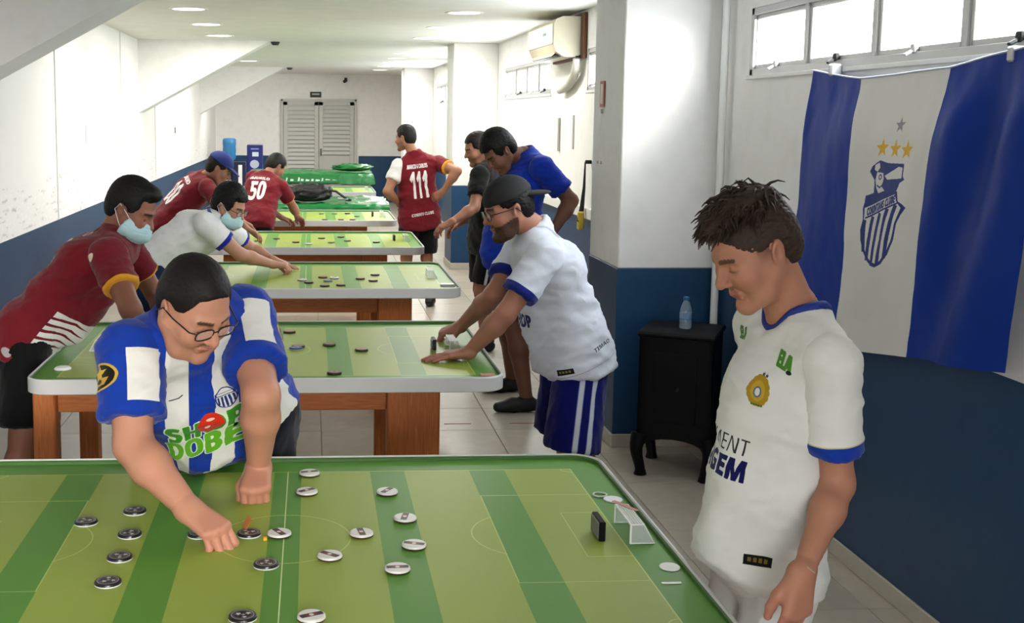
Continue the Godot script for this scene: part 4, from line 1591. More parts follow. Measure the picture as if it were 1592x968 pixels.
func hand(f: Field, wr: Vector3, dir: Vector3, back: Vector3, left: bool, pose: Dictionary, sc := 1.0) -> void:
	var x := dir.normalized()
	var y := (back - x * back.dot(x)).normalized()
	var B := Basis(x, y, x.cross(y))
	var t := 1.0 if left else -1.0
	var P := func(a: float, b: float, c: float) -> Vector3: return wr + B * (Vector3(a, b, c) * sc)
	var zs := [0.027, 0.0095, -0.009, -0.026]
	var ls := [[0.041, 0.026, 0.02], [0.046, 0.029, 0.021], [0.042, 0.027, 0.02], [0.033, 0.021, 0.018]]
	var kx := [0.086, 0.09, 0.086, 0.078]
	var spread: float = pose.get("spread", 0.06)
	for i in 4:
		var z: float = zs[i] * t
		f.bone(P.call(-0.01, 0.0, z * 0.5), P.call(kx[i], 0.002, z), 0.019 * sc, 0.0125 * sc, 0.012)
		var cu: Array = pose.curl[i]
		var ang := 0.0
		var p := Vector3(kx[i], 0.0, z)
		var sp := spread * (1.5 - i) * t * 0.6
		for j in 3:
			ang += cu[j]
			var d := Vector3(cos(ang), -sin(ang), sin(sp) * cos(ang))
			var q: Vector3 = p + d * ls[i][j]
			f.bone(P.call(p.x, p.y, p.z), P.call(q.x, q.y, q.z), (0.0098 - 0.0009 * j - (0.0012 if i == 3 else 0.0)) * sc, (0.0091 - 0.0009 * j - (0.0012 if i == 3 else 0.0)) * sc, 0.0045)
			p = q
	f.bone(P.call(0.0, -0.006, 0.012 * t), P.call(0.06, -0.012, 0.02 * t), 0.017 * sc, 0.014 * sc, 0.012)
	var th: Array = pose.thumb
	var a := Vector3(0.018, -0.008, 0.022 * t)
	var rad := [0.0155, 0.0125, 0.0105, 0.009]
	for j in 3:
		var q := a + Vector3(th[j][0], th[j][1], th[j][2] * t)
		f.bone(P.call(a.x, a.y, a.z), P.call(q.x, q.y, q.z), rad[j] * sc, rad[j + 1] * sc, 0.007)
		a = q

const FLAT := {"curl": [[0.06, 0.08, 0.05], [0.04, 0.06, 0.05], [0.05, 0.08, 0.05], [0.08, 0.1, 0.06]], "thumb": [[0.03, -0.004, 0.028], [0.028, -0.004, 0.014], [0.024, -0.002, 0.006]], "spread": 0.12}
const FIST := {"curl": [[1.35, 1.55, 0.9], [1.4, 1.6, 0.9], [1.4, 1.6, 0.9], [1.4, 1.55, 0.9]], "thumb": [[0.03, -0.012, 0.018], [0.028, -0.022, -0.004], [0.016, -0.01, -0.02]], "spread": 0.02}
const PINCH := {"curl": [[0.75, 0.75, 0.35], [0.85, 0.85, 0.4], [0.95, 0.95, 0.5], [1.0, 1.0, 0.6]], "thumb": [[0.034, -0.022, 0.016], [0.026, -0.022, -0.004], [0.02, -0.014, -0.008]], "spread": 0.06}
const RELAX := {"curl": [[0.35, 0.4, 0.25], [0.45, 0.5, 0.3], [0.5, 0.55, 0.35], [0.5, 0.55, 0.35]], "thumb": [[0.034, -0.012, 0.018], [0.028, -0.01, 0.004], [0.024, -0.008, -0.002]], "spread": 0.04}

func head_field(s: Dictionary, nk: Vector3) -> Field:
	var f := Field.new()
	var fat: float = s.get("fat", 0.0)
	f.egg(Vector3(0, 0.034, -0.014), Vector3(0.075, 0.086, 0.095), 0.02)
	f.egg(Vector3(0, -0.022, 0.026), Vector3(0.060 + fat * 0.8, 0.082, 0.062), 0.03)
	for q: float in [-1.0, 1.0]:
		f.bone(Vector3(0.054 * q + fat * q, -0.04, -0.002), Vector3((0.034 + fat) * q, -0.09, 0.042), 0.02 + fat, 0.018 + fat, 0.03)
		f.bone(Vector3((0.034 + fat) * q, -0.09, 0.042), Vector3(0.01 * q, -0.104, 0.074), 0.018 + fat, 0.0135, 0.025)
		f.egg(Vector3(0.038 * q, -0.028, 0.062), Vector3(0.025 + fat, 0.027, 0.024), 0.03)
		f.bone(Vector3(0.012 * q, 0.022, 0.0835), Vector3(0.044 * q, 0.02, 0.066), 0.0095, 0.010, 0.015)
	f.bone(Vector3(0, 0.012, 0.084), Vector3(0, -0.026, 0.106), 0.0085, 0.0115, 0.012)
	f.bone(Vector3(0, -0.026, 0.104), Vector3(0, -0.03, 0.109), 0.0105, 0.0085, 0.008)
	for q: float in [-1.0, 1.0]:
		f.egg(Vector3(0.0125 * q, -0.032, 0.095), Vector3(0.0085, 0.0075, 0.011), 0.006)
		f.egg(Vector3(0.032 * q, 0.002, 0.094), Vector3(0.019, 0.0135, 0.0165), 0.012, 0, true)
		# lids over the eyeball
		f.egg(Vector3(0.0315 * q, 0.0, 0.0715), Vector3(0.0142, 0.0125, 0.0128), 0.004)
	f.bone(Vector3(-0.02, -0.0625, 0.0825), Vector3(0, -0.0605, 0.0905), 0.0058, 0.0066, 0.006, 3)
	f.bone(Vector3(0.02, -0.0625, 0.0825), Vector3(0, -0.0605, 0.0905), 0.0058, 0.0066, 0.006, 3)
	f.bone(Vector3(-0.017, -0.0725, 0.0815), Vector3(0.017, -0.0725, 0.0815), 0.0068, 0.0068, 0.007, 3)
	f.bone(Vector3(-0.022, -0.0668, 0.0925), Vector3(0.022, -0.0668, 0.0925), 0.0012, 0.0012, 0.003, 0, true)
	f.egg(Vector3(0, -0.104, 0.074), Vector3(0.02, 0.015, 0.016), 0.02)
	for q: float in [-1.0, 1.0]:
		var bs := Basis(Vector3(0, 0, 1), -0.16 * q) * Basis(Vector3(1, 0, 0), -0.2) * Basis(Vector3(0, 1, 0), 0.3 * q)
		f.egg(Vector3((0.077 + fat * 0.5) * q, -0.006, -0.012), Vector3(0.0085, 0.031, 0.0195), 0.007, 0, false, bs)
		f.egg(Vector3((0.086 + fat * 0.5) * q, -0.004, -0.009), Vector3(0.0065, 0.016, 0.009), 0.006, 0, true, bs)
	var nr: float = s.get("neckr", 0.053)
	f.bone(Vector3(0, -0.045, -0.026), nk, nr * 0.97, nr, 0.03)
	return f

func head_paint(b: MB, s: Dictionary) -> void:
	var skin: Color = s.skin
	var hair: Color = s.get("hair_col", lin(0.10, 0.08, 0.07))
	var lips := skin.lerp(lin(0.62, 0.30, 0.28), 0.5)
	var beard: float = s.get("beard", 0.0)
	var fade: float = s.get("fade", 0.0)
	var nz := FastNoiseLite.new()
	nz.seed = 9
	nz.frequency = 30.0
	b.col.resize(b.v.size())
	for i in b.v.size():
		var p := b.v[i]
		var c := skin
		c = c * (1.0 + 0.06 * nz.get_noise_3d(p.x, p.y, p.z))
		var ax := absf(p.x)
		if p.z > 0.05 and p.y < 0.0 and p.y > -0.05:
			c = c.lerp(lin(0.72, 0.42, 0.35), 0.12)
		if p.z > 0.074 and ax < 0.0235 - absf(p.y + 0.0665) * 0.6 and p.y < -0.0555 and p.y > -0.0805:
			c = lips
		var by := 0.0225 - 0.10 * maxf(0.0, ax - 0.034)
		if p.z > 0.05 and ax > 0.011 and ax < 0.05 and absf(p.y - by) < 0.0056 - 0.05 * maxf(0.0, ax - 0.035):
			c = c.lerp(hair, 0.85)
		# lash line
		if p.z > 0.075 and ax > 0.019 and ax < 0.045 and absf(p.y + 0.005) < 0.0026:
			c = c.lerp(hair, 0.75)
		if beard > 0.0:
			var line := -0.032 - 0.34 * clampf(p.z - 0.01, 0.0, 0.06)
			var on := 0.0
			if p.y < line and p.z > -0.008 and p.y > -0.135:
				on = 1.0
			if p.z > 0.07 and ax < 0.03 and p.y < -0.041 and p.y > -0.058:
				on = s.get("moustache", 1.0)
			if p.z > 0.072 and ax < 0.022 and p.y < -0.056 and p.y > -0.08:
				on = 0.0
			c = c.lerp(hair, on * beard * (0.85 + 0.15 * nz.get_noise_3d(p.x * 5, p.y * 5, p.z * 5)))
		if fade > 0.0 and p.z < 0.03 and p.y > -0.05 and not (ax > 0.073 and absf(p.y) < 0.04):
			var e := smoothstep(-0.05, 0.03, p.y - 0.6 * p.z)
			c = c.lerp(hair, fade * e)
		c.a = 1.0
		b.col[i] = c

func hair_field(s: Dictionary) -> Field:
	var f := Field.new()
	var vol: float = s.get("vol", 0.012)
	var fat: float = s.get("fat", 0.0)
	f.egg(Vector3(0, 0.036 + vol * 0.4, -0.016), Vector3(0.0765 + vol * 0.55, 0.087 + vol * 0.8, 0.097 + vol * 0.5), 0.02)
	f.egg(Vector3(0, -0.012, -0.055), Vector3(0.067 + vol * 0.4, 0.066, 0.052 + vol * 0.3), 0.03)
	for e in s.get("locks", []):
		f.egg(e[0], e[1], 0.015)
	# face, ears and nape stay free
	var hl: float = s.get("hairline", 0.0)
	f.egg(Vector3(0, -0.052 + hl, 0.095), Vector3(0.135 + fat, 0.118, 0.064), 0.008, 0, true)
	f.egg(Vector3(0, -0.10, 0.03), Vector3(0.12, 0.07, 0.075), 0.012, 0, true)
	if s.get("temples", true):
		for q: float in [-1.0, 1.0]:
			f.egg(Vector3(0.062 * q, 0.052 + hl, 0.082), Vector3(0.03, 0.036, 0.036), 0.012, 0, true)
	for q: float in [-1.0, 1.0]:
		f.egg(Vector3(0.088 * q, -0.018, -0.008), Vector3(0.03, 0.04, 0.028), 0.01, 0, true)
	f.bone(Vector3(-0.1, -0.11, -0.06), Vector3(0.1, -0.11, -0.06), 0.045, 0.045, 0.01, 0, true)
	return f

# locks of hair: thin curved cones rooted on the crown
func tufts(s: Dictionary, hc: Color) -> MB:
	var b := MB.new()
	var rng := RandomNumberGenerator.new()
	rng.seed = 17
	var q: Dictionary = s.tufts
	for i in q.n:
		var a := rng.randf() * TAU
		var e: float = sqrt(rng.randf()) * q.spread
		var d := Vector3(sin(e) * cos(a), cos(e), sin(e) * sin(a))
		var root := Vector3(0, 0.042, -0.012) + d * (q.radii as Vector3)
		var go: Vector3 = (d * q.lift + (q.comb as Vector3) + Vector3(rng.randf() - 0.5, rng.randf() - 0.5, rng.randf() - 0.5) * 1.1).normalized()
		var bend: Vector3 = (Vector3(rng.randf() - 0.5, -0.55, rng.randf() * 0.5) + d * -0.35) * q.get("bend", 0.9)
		var pts := []
		var n := 5
		var len: float = q.len * (0.6 + 0.7 * rng.randf())
		var p := root
		var rad := []
		for k in n:
			pts.append(p)
			rad.append(q.r * (1.0 - 0.85 * k / (n - 1.0)))
			p += (go + bend * (k / float(n))).normalized() * len / n
		var v0 := b.v.size()
		b.tube(pts, rad, 5, false, false)
		var c := hc * (0.75 + 0.6 * rng.randf())
		c.a = 1.0
		for k in b.v.size() - v0:
			b.col.append(c)
	return b

func person(s: Dictionary) -> Node3D:
	var base: Vector3 = s.base
	for key in ["pelvis", "neck", "head", "shL", "shR", "elL", "elR", "wrL", "wrR", "knL", "knR", "anL", "anR", "hem"]:
		if s.has(key):
			s[key] = s[key] - base
	var root := thing("person", s.label, "person", base, 0.0, "")
	var P: Vector3 = s.pelvis
	var N: Vector3 = s.neck
	var up := (N - P).normalized()
	var lat: Vector3 = (s.shL - s.shR).normalized()
	var fw := lat.cross(up).normalized()
	s.front = fw
	var hl: Vector3 = s.get("hiplat", lat)
	hl = hl.normalized()
	s.hiplat = hl
	var arm: float = s.get("arm", 1.0)
	var leg: float = s.get("leg", 1.0)
	var g: float = s.get("g", 1.0)
	var skin: Color = s.skin
	var hipL := P + hl * 0.09 * g - Vector3(0, 0.03, 0)
	var hipR := P - hl * 0.09 * g - Vector3(0, 0.03, 0)
	var hs: float = s.get("hs", 0.95)
	var fz: Vector3 = s.face.normalized()
	var fu: Vector3 = s.get("headup", Vector3.UP)
	var fy := (fu - fz * fu.dot(fz)).normalized()
	var HT := Transform3D(Basis(fy.cross(fz), fy, fz) * hs, s.head)
	# ---- skin: trunk and limbs
	var f := Field.new()
	torso(f, s, -0.022, 0, false)
	f.bone(N - up * 0.02, HT * Vector3(0, -0.04, -0.022), 0.056 * hs, 0.05 * hs, 0.03)
	for q in 2:
		var sh: Vector3 = s.shL if q == 0 else s.shR
		var el: Vector3 = s.elL if q == 0 else s.elR
		var wr: Vector3 = s.wrL if q == 0 else s.wrR
		f.bone(sh, sh.lerp(el, 0.45), 0.056 * arm, 0.051 * arm, 0.04)
		f.bone(sh.lerp(el, 0.45), el, 0.051 * arm, 0.039 * arm, 0.03)
		f.bone(el, el.lerp(wr, 0.3), 0.04 * arm, 0.042 * arm, 0.025)
		f.bone(el.lerp(wr, 0.3), wr, 0.042 * arm, 0.0255 * arm, 0.025)
		var hp := hipL if q == 0 else hipR
		var kn: Vector3 = s.knL if q == 0 else s.knR
		var an: Vector3 = s.anL if q == 0 else s.anR
		f.bone(hp, kn, 0.085 * leg, 0.056 * leg, 0.03)
		f.bone(kn, kn.lerp(an, 0.35) - fw * 0.012, 0.054 * leg, 0.056 * leg, 0.03)
		f.bone(kn.lerp(an, 0.35) - fw * 0.012, an, 0.056 * leg, 0.036 * leg, 0.03)
		f.bone(an, an + Vector3(0, -0.04, 0), 0.036, 0.034, 0.02)
	var body := painted(f.net(s.get("cell", 0.013)), skin)
	var parts := [body]
	# ---- hands on their own finer grid
	for q in 2:
		var hd: Dictionary = s.handL if q == 0 else s.handR
		if hd.is_empty():
			continue
		var el: Vector3 = s.elL if q == 0 else s.elR
		var wr: Vector3 = s.wrL if q == 0 else s.wrR
		var hf := Field.new()
		var d := (wr - el).normalized()
		hf.bone(wr - d * 0.035, wr, 0.0275 * arm, 0.0255 * arm, 0.01)
		hf.bone(wr, wr + hd.dir.normalized() * 0.015, 0.0255 * arm, 0.022 * arm, 0.015)
		hand(hf, wr, hd.dir, hd.back, q == 0, hd.pose, s.get("hand_scale", 1.0))
		var hb := painted(hf.net(s.get("hand_cell", 0.005)), skin)
		for i in hb.v.size():
			var e := (hb.v[i] - wr).length()
			hb.col[i] = skin.lerp(lin(0.70, 0.40, 0.34), 0.16 * smoothstep(0.03, 0.12, e))
		parts.append(hb)
	# ---- head
	var nk := HT.affine_inverse() * (N - up * 0.01)
	var hf2 := head_field(s, nk)
	for e in s.get("jaw", []):
		hf2.egg(e[0], e[1], 0.015)
	var hb2 := hf2.net(s.get("head_cell", 0.005))
	head_paint(hb2, s)
	moved_mesh(hb2, HT)
	parts.append(hb2)
	var sm := mat(Color.WHITE, 0.52, 0.0, 0.4)
	sm.vertex_color_use_as_albedo = true
	var all := joined(parts)
	build(all, "body", sm, root)
	# ---- hair
	if not s.get("bald", false):
		var hh := hair_field(s).net(s.get("head_cell", 0.005))
		ripple(hh, s.get("tousle", 0.003), s.get("strand", Vector3(70, 70, 25)), 4, true)
		hh.col.resize(hh.v.size())
		var nz := FastNoiseLite.new()
		nz.frequency = 60.0
		var hc: Color = s.get("hair_col", lin(0.10, 0.08, 0.07))
		for i in hh.v.size():
			var c := hc * (1.0 + 0.45 * nz.get_noise_3d(hh.v[i].x * 2.0, hh.v[i].y * 2.0, hh.v[i].z * 0.6))
			c.a = 1.0
			hh.col[i] = c
		if s.has("tufts"):
			hh = joined([hh, tufts(s, hc)])
		moved_mesh(hh, HT)
		var hm := mat(Color.WHITE, 0.6, 0.0, 0.35)
		hm.vertex_color_use_as_albedo = true
		build(hh, "hair", hm, root)
	# ---- shirt
	var sf := Field.new()
	torso(sf, s, 0.0, 0, true)
	var nd: Vector3 = (HT.origin - N).normalized().lerp(up, 0.6).normalized()
	sf.bone(N + nd * s.get("neck_up", 0.05), N + nd * 0.2, s.get("neck_hole", 0.058) * 1.02, 0.075, 0.012, 0, true)
	if s.has("vneck"):
		sf.egg(N + fw * 0.075 - nd * 0.005, Vector3(0.026, 0.03, 0.05) * (1.0 + s.vneck * 8.0), 0.015, 0, true)
	var slv: float = s.get("sleeve", 0.62)
	var lens := []
	var sleeves := []
	var smid: Vector3 = (s.shL + s.shR) * 0.5
	for q in 2:
		var sh: Vector3 = s.shL if q == 0 else s.shR
		var el: Vector3 = s.elL if q == 0 else s.elR
		var e := sh.lerp(el, slv)
		var wf := Field.new()
		wf.bone(smid.lerp(sh, 0.72), sh, 0.06 * arm, 0.067 * arm, 0.03)
		var i := wf.bone(sh, sh.lerp(el, slv + 0.2), 0.068 * arm, 0.0705 * arm, 0.03)
		wf.cut(i, e, el - sh)
		sleeves.append(wf)
		lens.append([sh - (el - sh).normalized() * 0.05, e])
	for e in s.get("cloth_extra", []):
		var i2 := sf.bone(e[0] - base, e[1] - base, e[2], e[3], 0.05, 0)
		if e.size() > 4:
			sf.cut(i2, e[4] - base, e[5])
	var sb := sf.net(s.get("cloth_cell", 0.012))
	ripple(sb, s.get("wrinkle", 0.010), s.get("wrinkle_freq", Vector3(5, 9, 5)), s.get("seed", 1), true)
	var hem: Vector3 = s.get("hem", P - up * 0.12)
	var cu0: Vector3 = s.get("chart_up", up)
	cu0 = cu0.normalized()
	var cl0 := (lat - cu0 * lat.dot(cu0)).normalized()
	var torso_chart := {"at": N + cu0 * 0.06, "ax": -cu0, "len": s.get("chart_len", (N + up * 0.06 - hem).dot(up) + 0.02), "fw": cl0.cross(cu0), "lat": cl0, "rect": Rect2(0, 0, 1, 0.75)}
	var cut_parts := [charted(sb, sf, [torso_chart])]
	for q in 2:
		var wb: MB = (sleeves[q] as Field).net(s.get("cloth_cell", 0.012) * 0.9)
		ripple(wb, s.get("wrinkle", 0.010) * 0.8, s.get("wrinkle_freq", Vector3(5, 9, 5)), s.get("seed", 1), true)
		cut_parts.append(charted(wb, sleeves[q], [limb_chart(lens[q][0], lens[q][1], lat if q == 0 else -lat, Rect2(0.5 * q, 0.75, 0.5, 0.25))]))
	var shirt := build(joined(cut_parts), "shirt", s.shirt, root)
	if s.has("collar"):
		# the collar band lies where the neck opening meets the cloth
		var cb := MB.new()
		var ring := []
		var ids := PackedInt32Array(range(sf.a.size()))
		var cf := (fw - nd * fw.dot(nd)).normalized()
		var cl := nd.cross(cf)
		var cr: float = s.get("neck_hole", 0.058) * 1.02 + s.get("collar_gap", 0.009)
		for i in 36:
			var a := TAU * i / 36
			var o := N + (cf * cos(a) + cl * sin(a)) * cr
			var h := 0.14
			while h > -0.12 and sf.value(o + nd * h, ids) > 0.0:
				h -= 0.003
			ring.append(o + nd * (h + 0.001))
		for pass_ in 3:
			var sm2 := ring.duplicate()
			for i in 36:
				sm2[i] = (ring[i] * 2.0 + ring[(i + 1) % 36] + ring[(i + 35) % 36]) * 0.25
			ring = sm2
		cb.tube(ring, s.get("collar_t", 0.0085), 8, true)
		build(cb, "collar", mat(s.collar, 0.8), shirt)
	# ---- shorts
	var pf := Field.new()
	var dn := Vector3(0, -1, 0)
	for q in 2:
		var hp := hipL if q == 0 else hipR
		var kn: Vector3 = s.knL if q == 0 else s.knR
		var fr: float = s.get("short_len", 0.8)
		var lo := pf.bone(hp, hp.lerp(kn, fr + 0.25), 0.094 * leg * g, s.get("short_r", 0.088) * leg, 0.03, 1 + q)
		pf.cut(lo, hp.lerp(kn, fr), kn - hp)
		pf.bone(P + up * 0.03 + hl * (0.07 if q == 0 else -0.07) * g, hp, 0.088 * g, 0.094 * leg * g, 0.04, 0)
	pf.bone(P + up * 0.02, P - up * 0.03, 0.094 * g, 0.094 * g, 0.04, 0)
	var pb := pf.net(s.get("cloth_cell", 0.012) * 1.15)
	ripple(pb, 0.008, Vector3(7, 4, 7), 21, true)
	var pc := [{"at": P + up * 0.15, "ax": dn, "len": 0.4, "fw": fw, "lat": hl, "rect": Rect2(0, 0, 1, 0.4)},
		limb_chart(hipL, hipL.lerp(s.knL, s.get("short_len", 0.8)), hl, Rect2(0, 0.5, 0.5, 0.5)),
		limb_chart(hipR, hipR.lerp(s.knR, s.get("short_len", 0.8)), -hl, Rect2(0.5, 0.5, 0.5, 0.5))]
	build(charted(pb, pf, pc), "shorts", s.shorts, root)
	# ---- shoes
	for q in 2:
		var an: Vector3 = s.anL if q == 0 else s.anR
		var td: Vector3 = s.toeL if q == 0 else s.toeR
		td = Vector3(td.x, 0, td.z).normalized()
		var gy := -base.y
		var heel := Vector3(an.x, gy + 0.045, an.z) - td * 0.045
		var ff := Field.new()
		ff.bone(heel, heel + td * 0.13, 0.042, 0.046, 0.02)
		ff.bone(heel + td * 0.13 - Vector3(0, 0.004, 0), heel + td * 0.225 - Vector3(0, 0.012, 0), 0.046, 0.032, 0.02)
		ff.bone(Vector3(an.x, gy + 0.05, an.z), Vector3(an.x, gy + 0.1, an.z), 0.044, 0.044, 0.02)
		for j in 3:
			ff.cut(j, Vector3(0, gy + 0.002, 0), Vector3.DOWN)
		ff.cut(2, Vector3(0, gy + 0.1, 0), Vector3.UP)
		build(ff.net(0.009), "shoe", s.get("shoe", M.black), root)
	# ---- things worn on the head
	if s.has("mask"):
		var mf := Field.new()
		mf.egg(Vector3(0, -0.066, 0.052), Vector3(0.066, 0.056, 0.06), 0.01)
		mf.bone(Vector3(0, -0.02, 0.09), Vector3(0, -0.07, 0.10), 0.014, 0.018, 0.03)
		var pl := mf.bone(Vector3(-0.05, -0.06, 0.03), Vector3(0.05, -0.06, 0.03), 0.045, 0.045, 0.02)
		mf.planes.append([Vector3(0, 0.25, -1).normalized(), Vector3(0, 0.25, -1).normalized().dot(Vector3(0.0, -0.06, 0.022))])
		mf.planes.append([Vector3(0, 1, 0.12).normalized(), Vector3(0, 1, 0.12).normalized().dot(Vector3(0, -0.018, 0.09))])
		var mb := mf.net(s.get("head_cell", 0.005))
		ripple(mb, 0.003, Vector3(8, 160, 8), 6, true)
		moved_mesh(mb, HT)
		var mk := build(mb, "face_mask", s.mask, root)
		var lb := MB.new()
		for q: float in [-1.0, 1.0]:
			lb.tube([HT * Vector3(0.062 * q, -0.03, 0.045), HT * Vector3(0.08 * q, 0.0, 0.012), HT * Vector3(0.088 * q, 0.02, -0.02), HT * Vector3(0.086 * q, -0.01, -0.032), HT * Vector3(0.078 * q, -0.05, 0.0), HT * Vector3(0.06 * q, -0.09, 0.035)], 0.0013, 5)
		build(lb, "ear_loops", M.white, mk)
	if s.get("glasses", false):
		var gb := MB.new()
		var lb2 := MB.new()
		for q: float in [-1.0, 1.0]:
			var rg := []
			for i in 20:
				var a := TAU * i / 20
				var ca := cos(a)
				var sa := sin(a)
				rg.append(HT * Vector3(0.033 * q + signf(ca) * pow(absf(ca), 0.7) * 0.026, -0.002 + signf(sa) * pow(absf(sa), 0.7) * 0.0165, 0.099 - 0.09 * pow(0.033 * q + ca * 0.026, 2.0) * 10.0 * 0.5))
			gb.tube(rg, 0.0019, 6, true)
			var c := HT * Vector3(0.033 * q, -0.002, 0.0982)
			for i in 20:
				lb2.tri(c, rg[i], rg[(i + 1) % 20])
			gb.tube([HT * Vector3(0.058 * q, 0.004, 0.0965), HT * Vector3(0.074 * q, 0.006, 0.086), HT * Vector3((0.08 + s.get("fat", 0.0)) * q, 0.006, 0.03), HT * Vector3((0.082 + s.get("fat", 0.0)) * q, 0.006, -0.01), HT * Vector3((0.08 + s.get("fat", 0.0)) * q, -0.02, -0.03)], 0.0021, 6)
		gb.tube([HT * Vector3(-0.008, 0.003, 0.1), HT * Vector3(0, 0.007, 0.103), HT * Vector3(0.008, 0.003, 0.1)], 0.0018, 6)
		var gl := build(gb, "glasses", mat(Color(0.06, 0.06, 0.07), 0.35), root)
		build(lb2, "lenses", M.glass, gl)
	if s.has("cap"):
		var kf := Field.new()
		kf.egg(Vector3(0, 0.046, -0.014), Vector3(0.087, 0.092, 0.108), 0.02)
		kf.planes.append([Vector3(0, -1, -0.12).normalized(), Vector3(0, -1, -0.12).normalized().dot(Vector3(0, 0.038, 0.05))])
		var kb := kf.net(s.get("head_cell", 0.005))
		var back: bool = s.get("cap_back", false)
		var bf := Field.new()
		var dirz := -1.0 if back else 1.0
		var cz := -0.014
		bf.egg(Vector3(0, 0.03 if back else 0.042, cz + dirz * 0.10), Vector3(0.075, 0.012, 0.088), 0.005, 0, false, Basis(Vector3.RIGHT, 0.22 * dirz))
		bf.egg(Vector3(0, 0.01 if back else 0.022, cz + dirz * 0.10), Vector3(0.07, 0.014, 0.08), 0.005, 0, true, Basis(Vector3.RIGHT, 0.22 * dirz))
		moved_mesh(kb, HT)
		var cap := build(kb, "cap", s.cap, root)
		var bb := bf.net(s.get("head_cell", 0.005))
		moved_mesh(bb, HT)
		build(bb, "brim", s.cap, cap)
		var btn := MB.new()
		btn.lathe(Transform3D(HT.basis, HT * Vector3(0, 0.136, -0.014)), [Vector2(0.008, 0.0), Vector2(0.007, 0.004), Vector2(0.0, 0.006)], 10, false)
		build(btn, "button", s.cap, cap)
	for q in s.get("extras", []):
		q.call(root, s, HT)
	return root

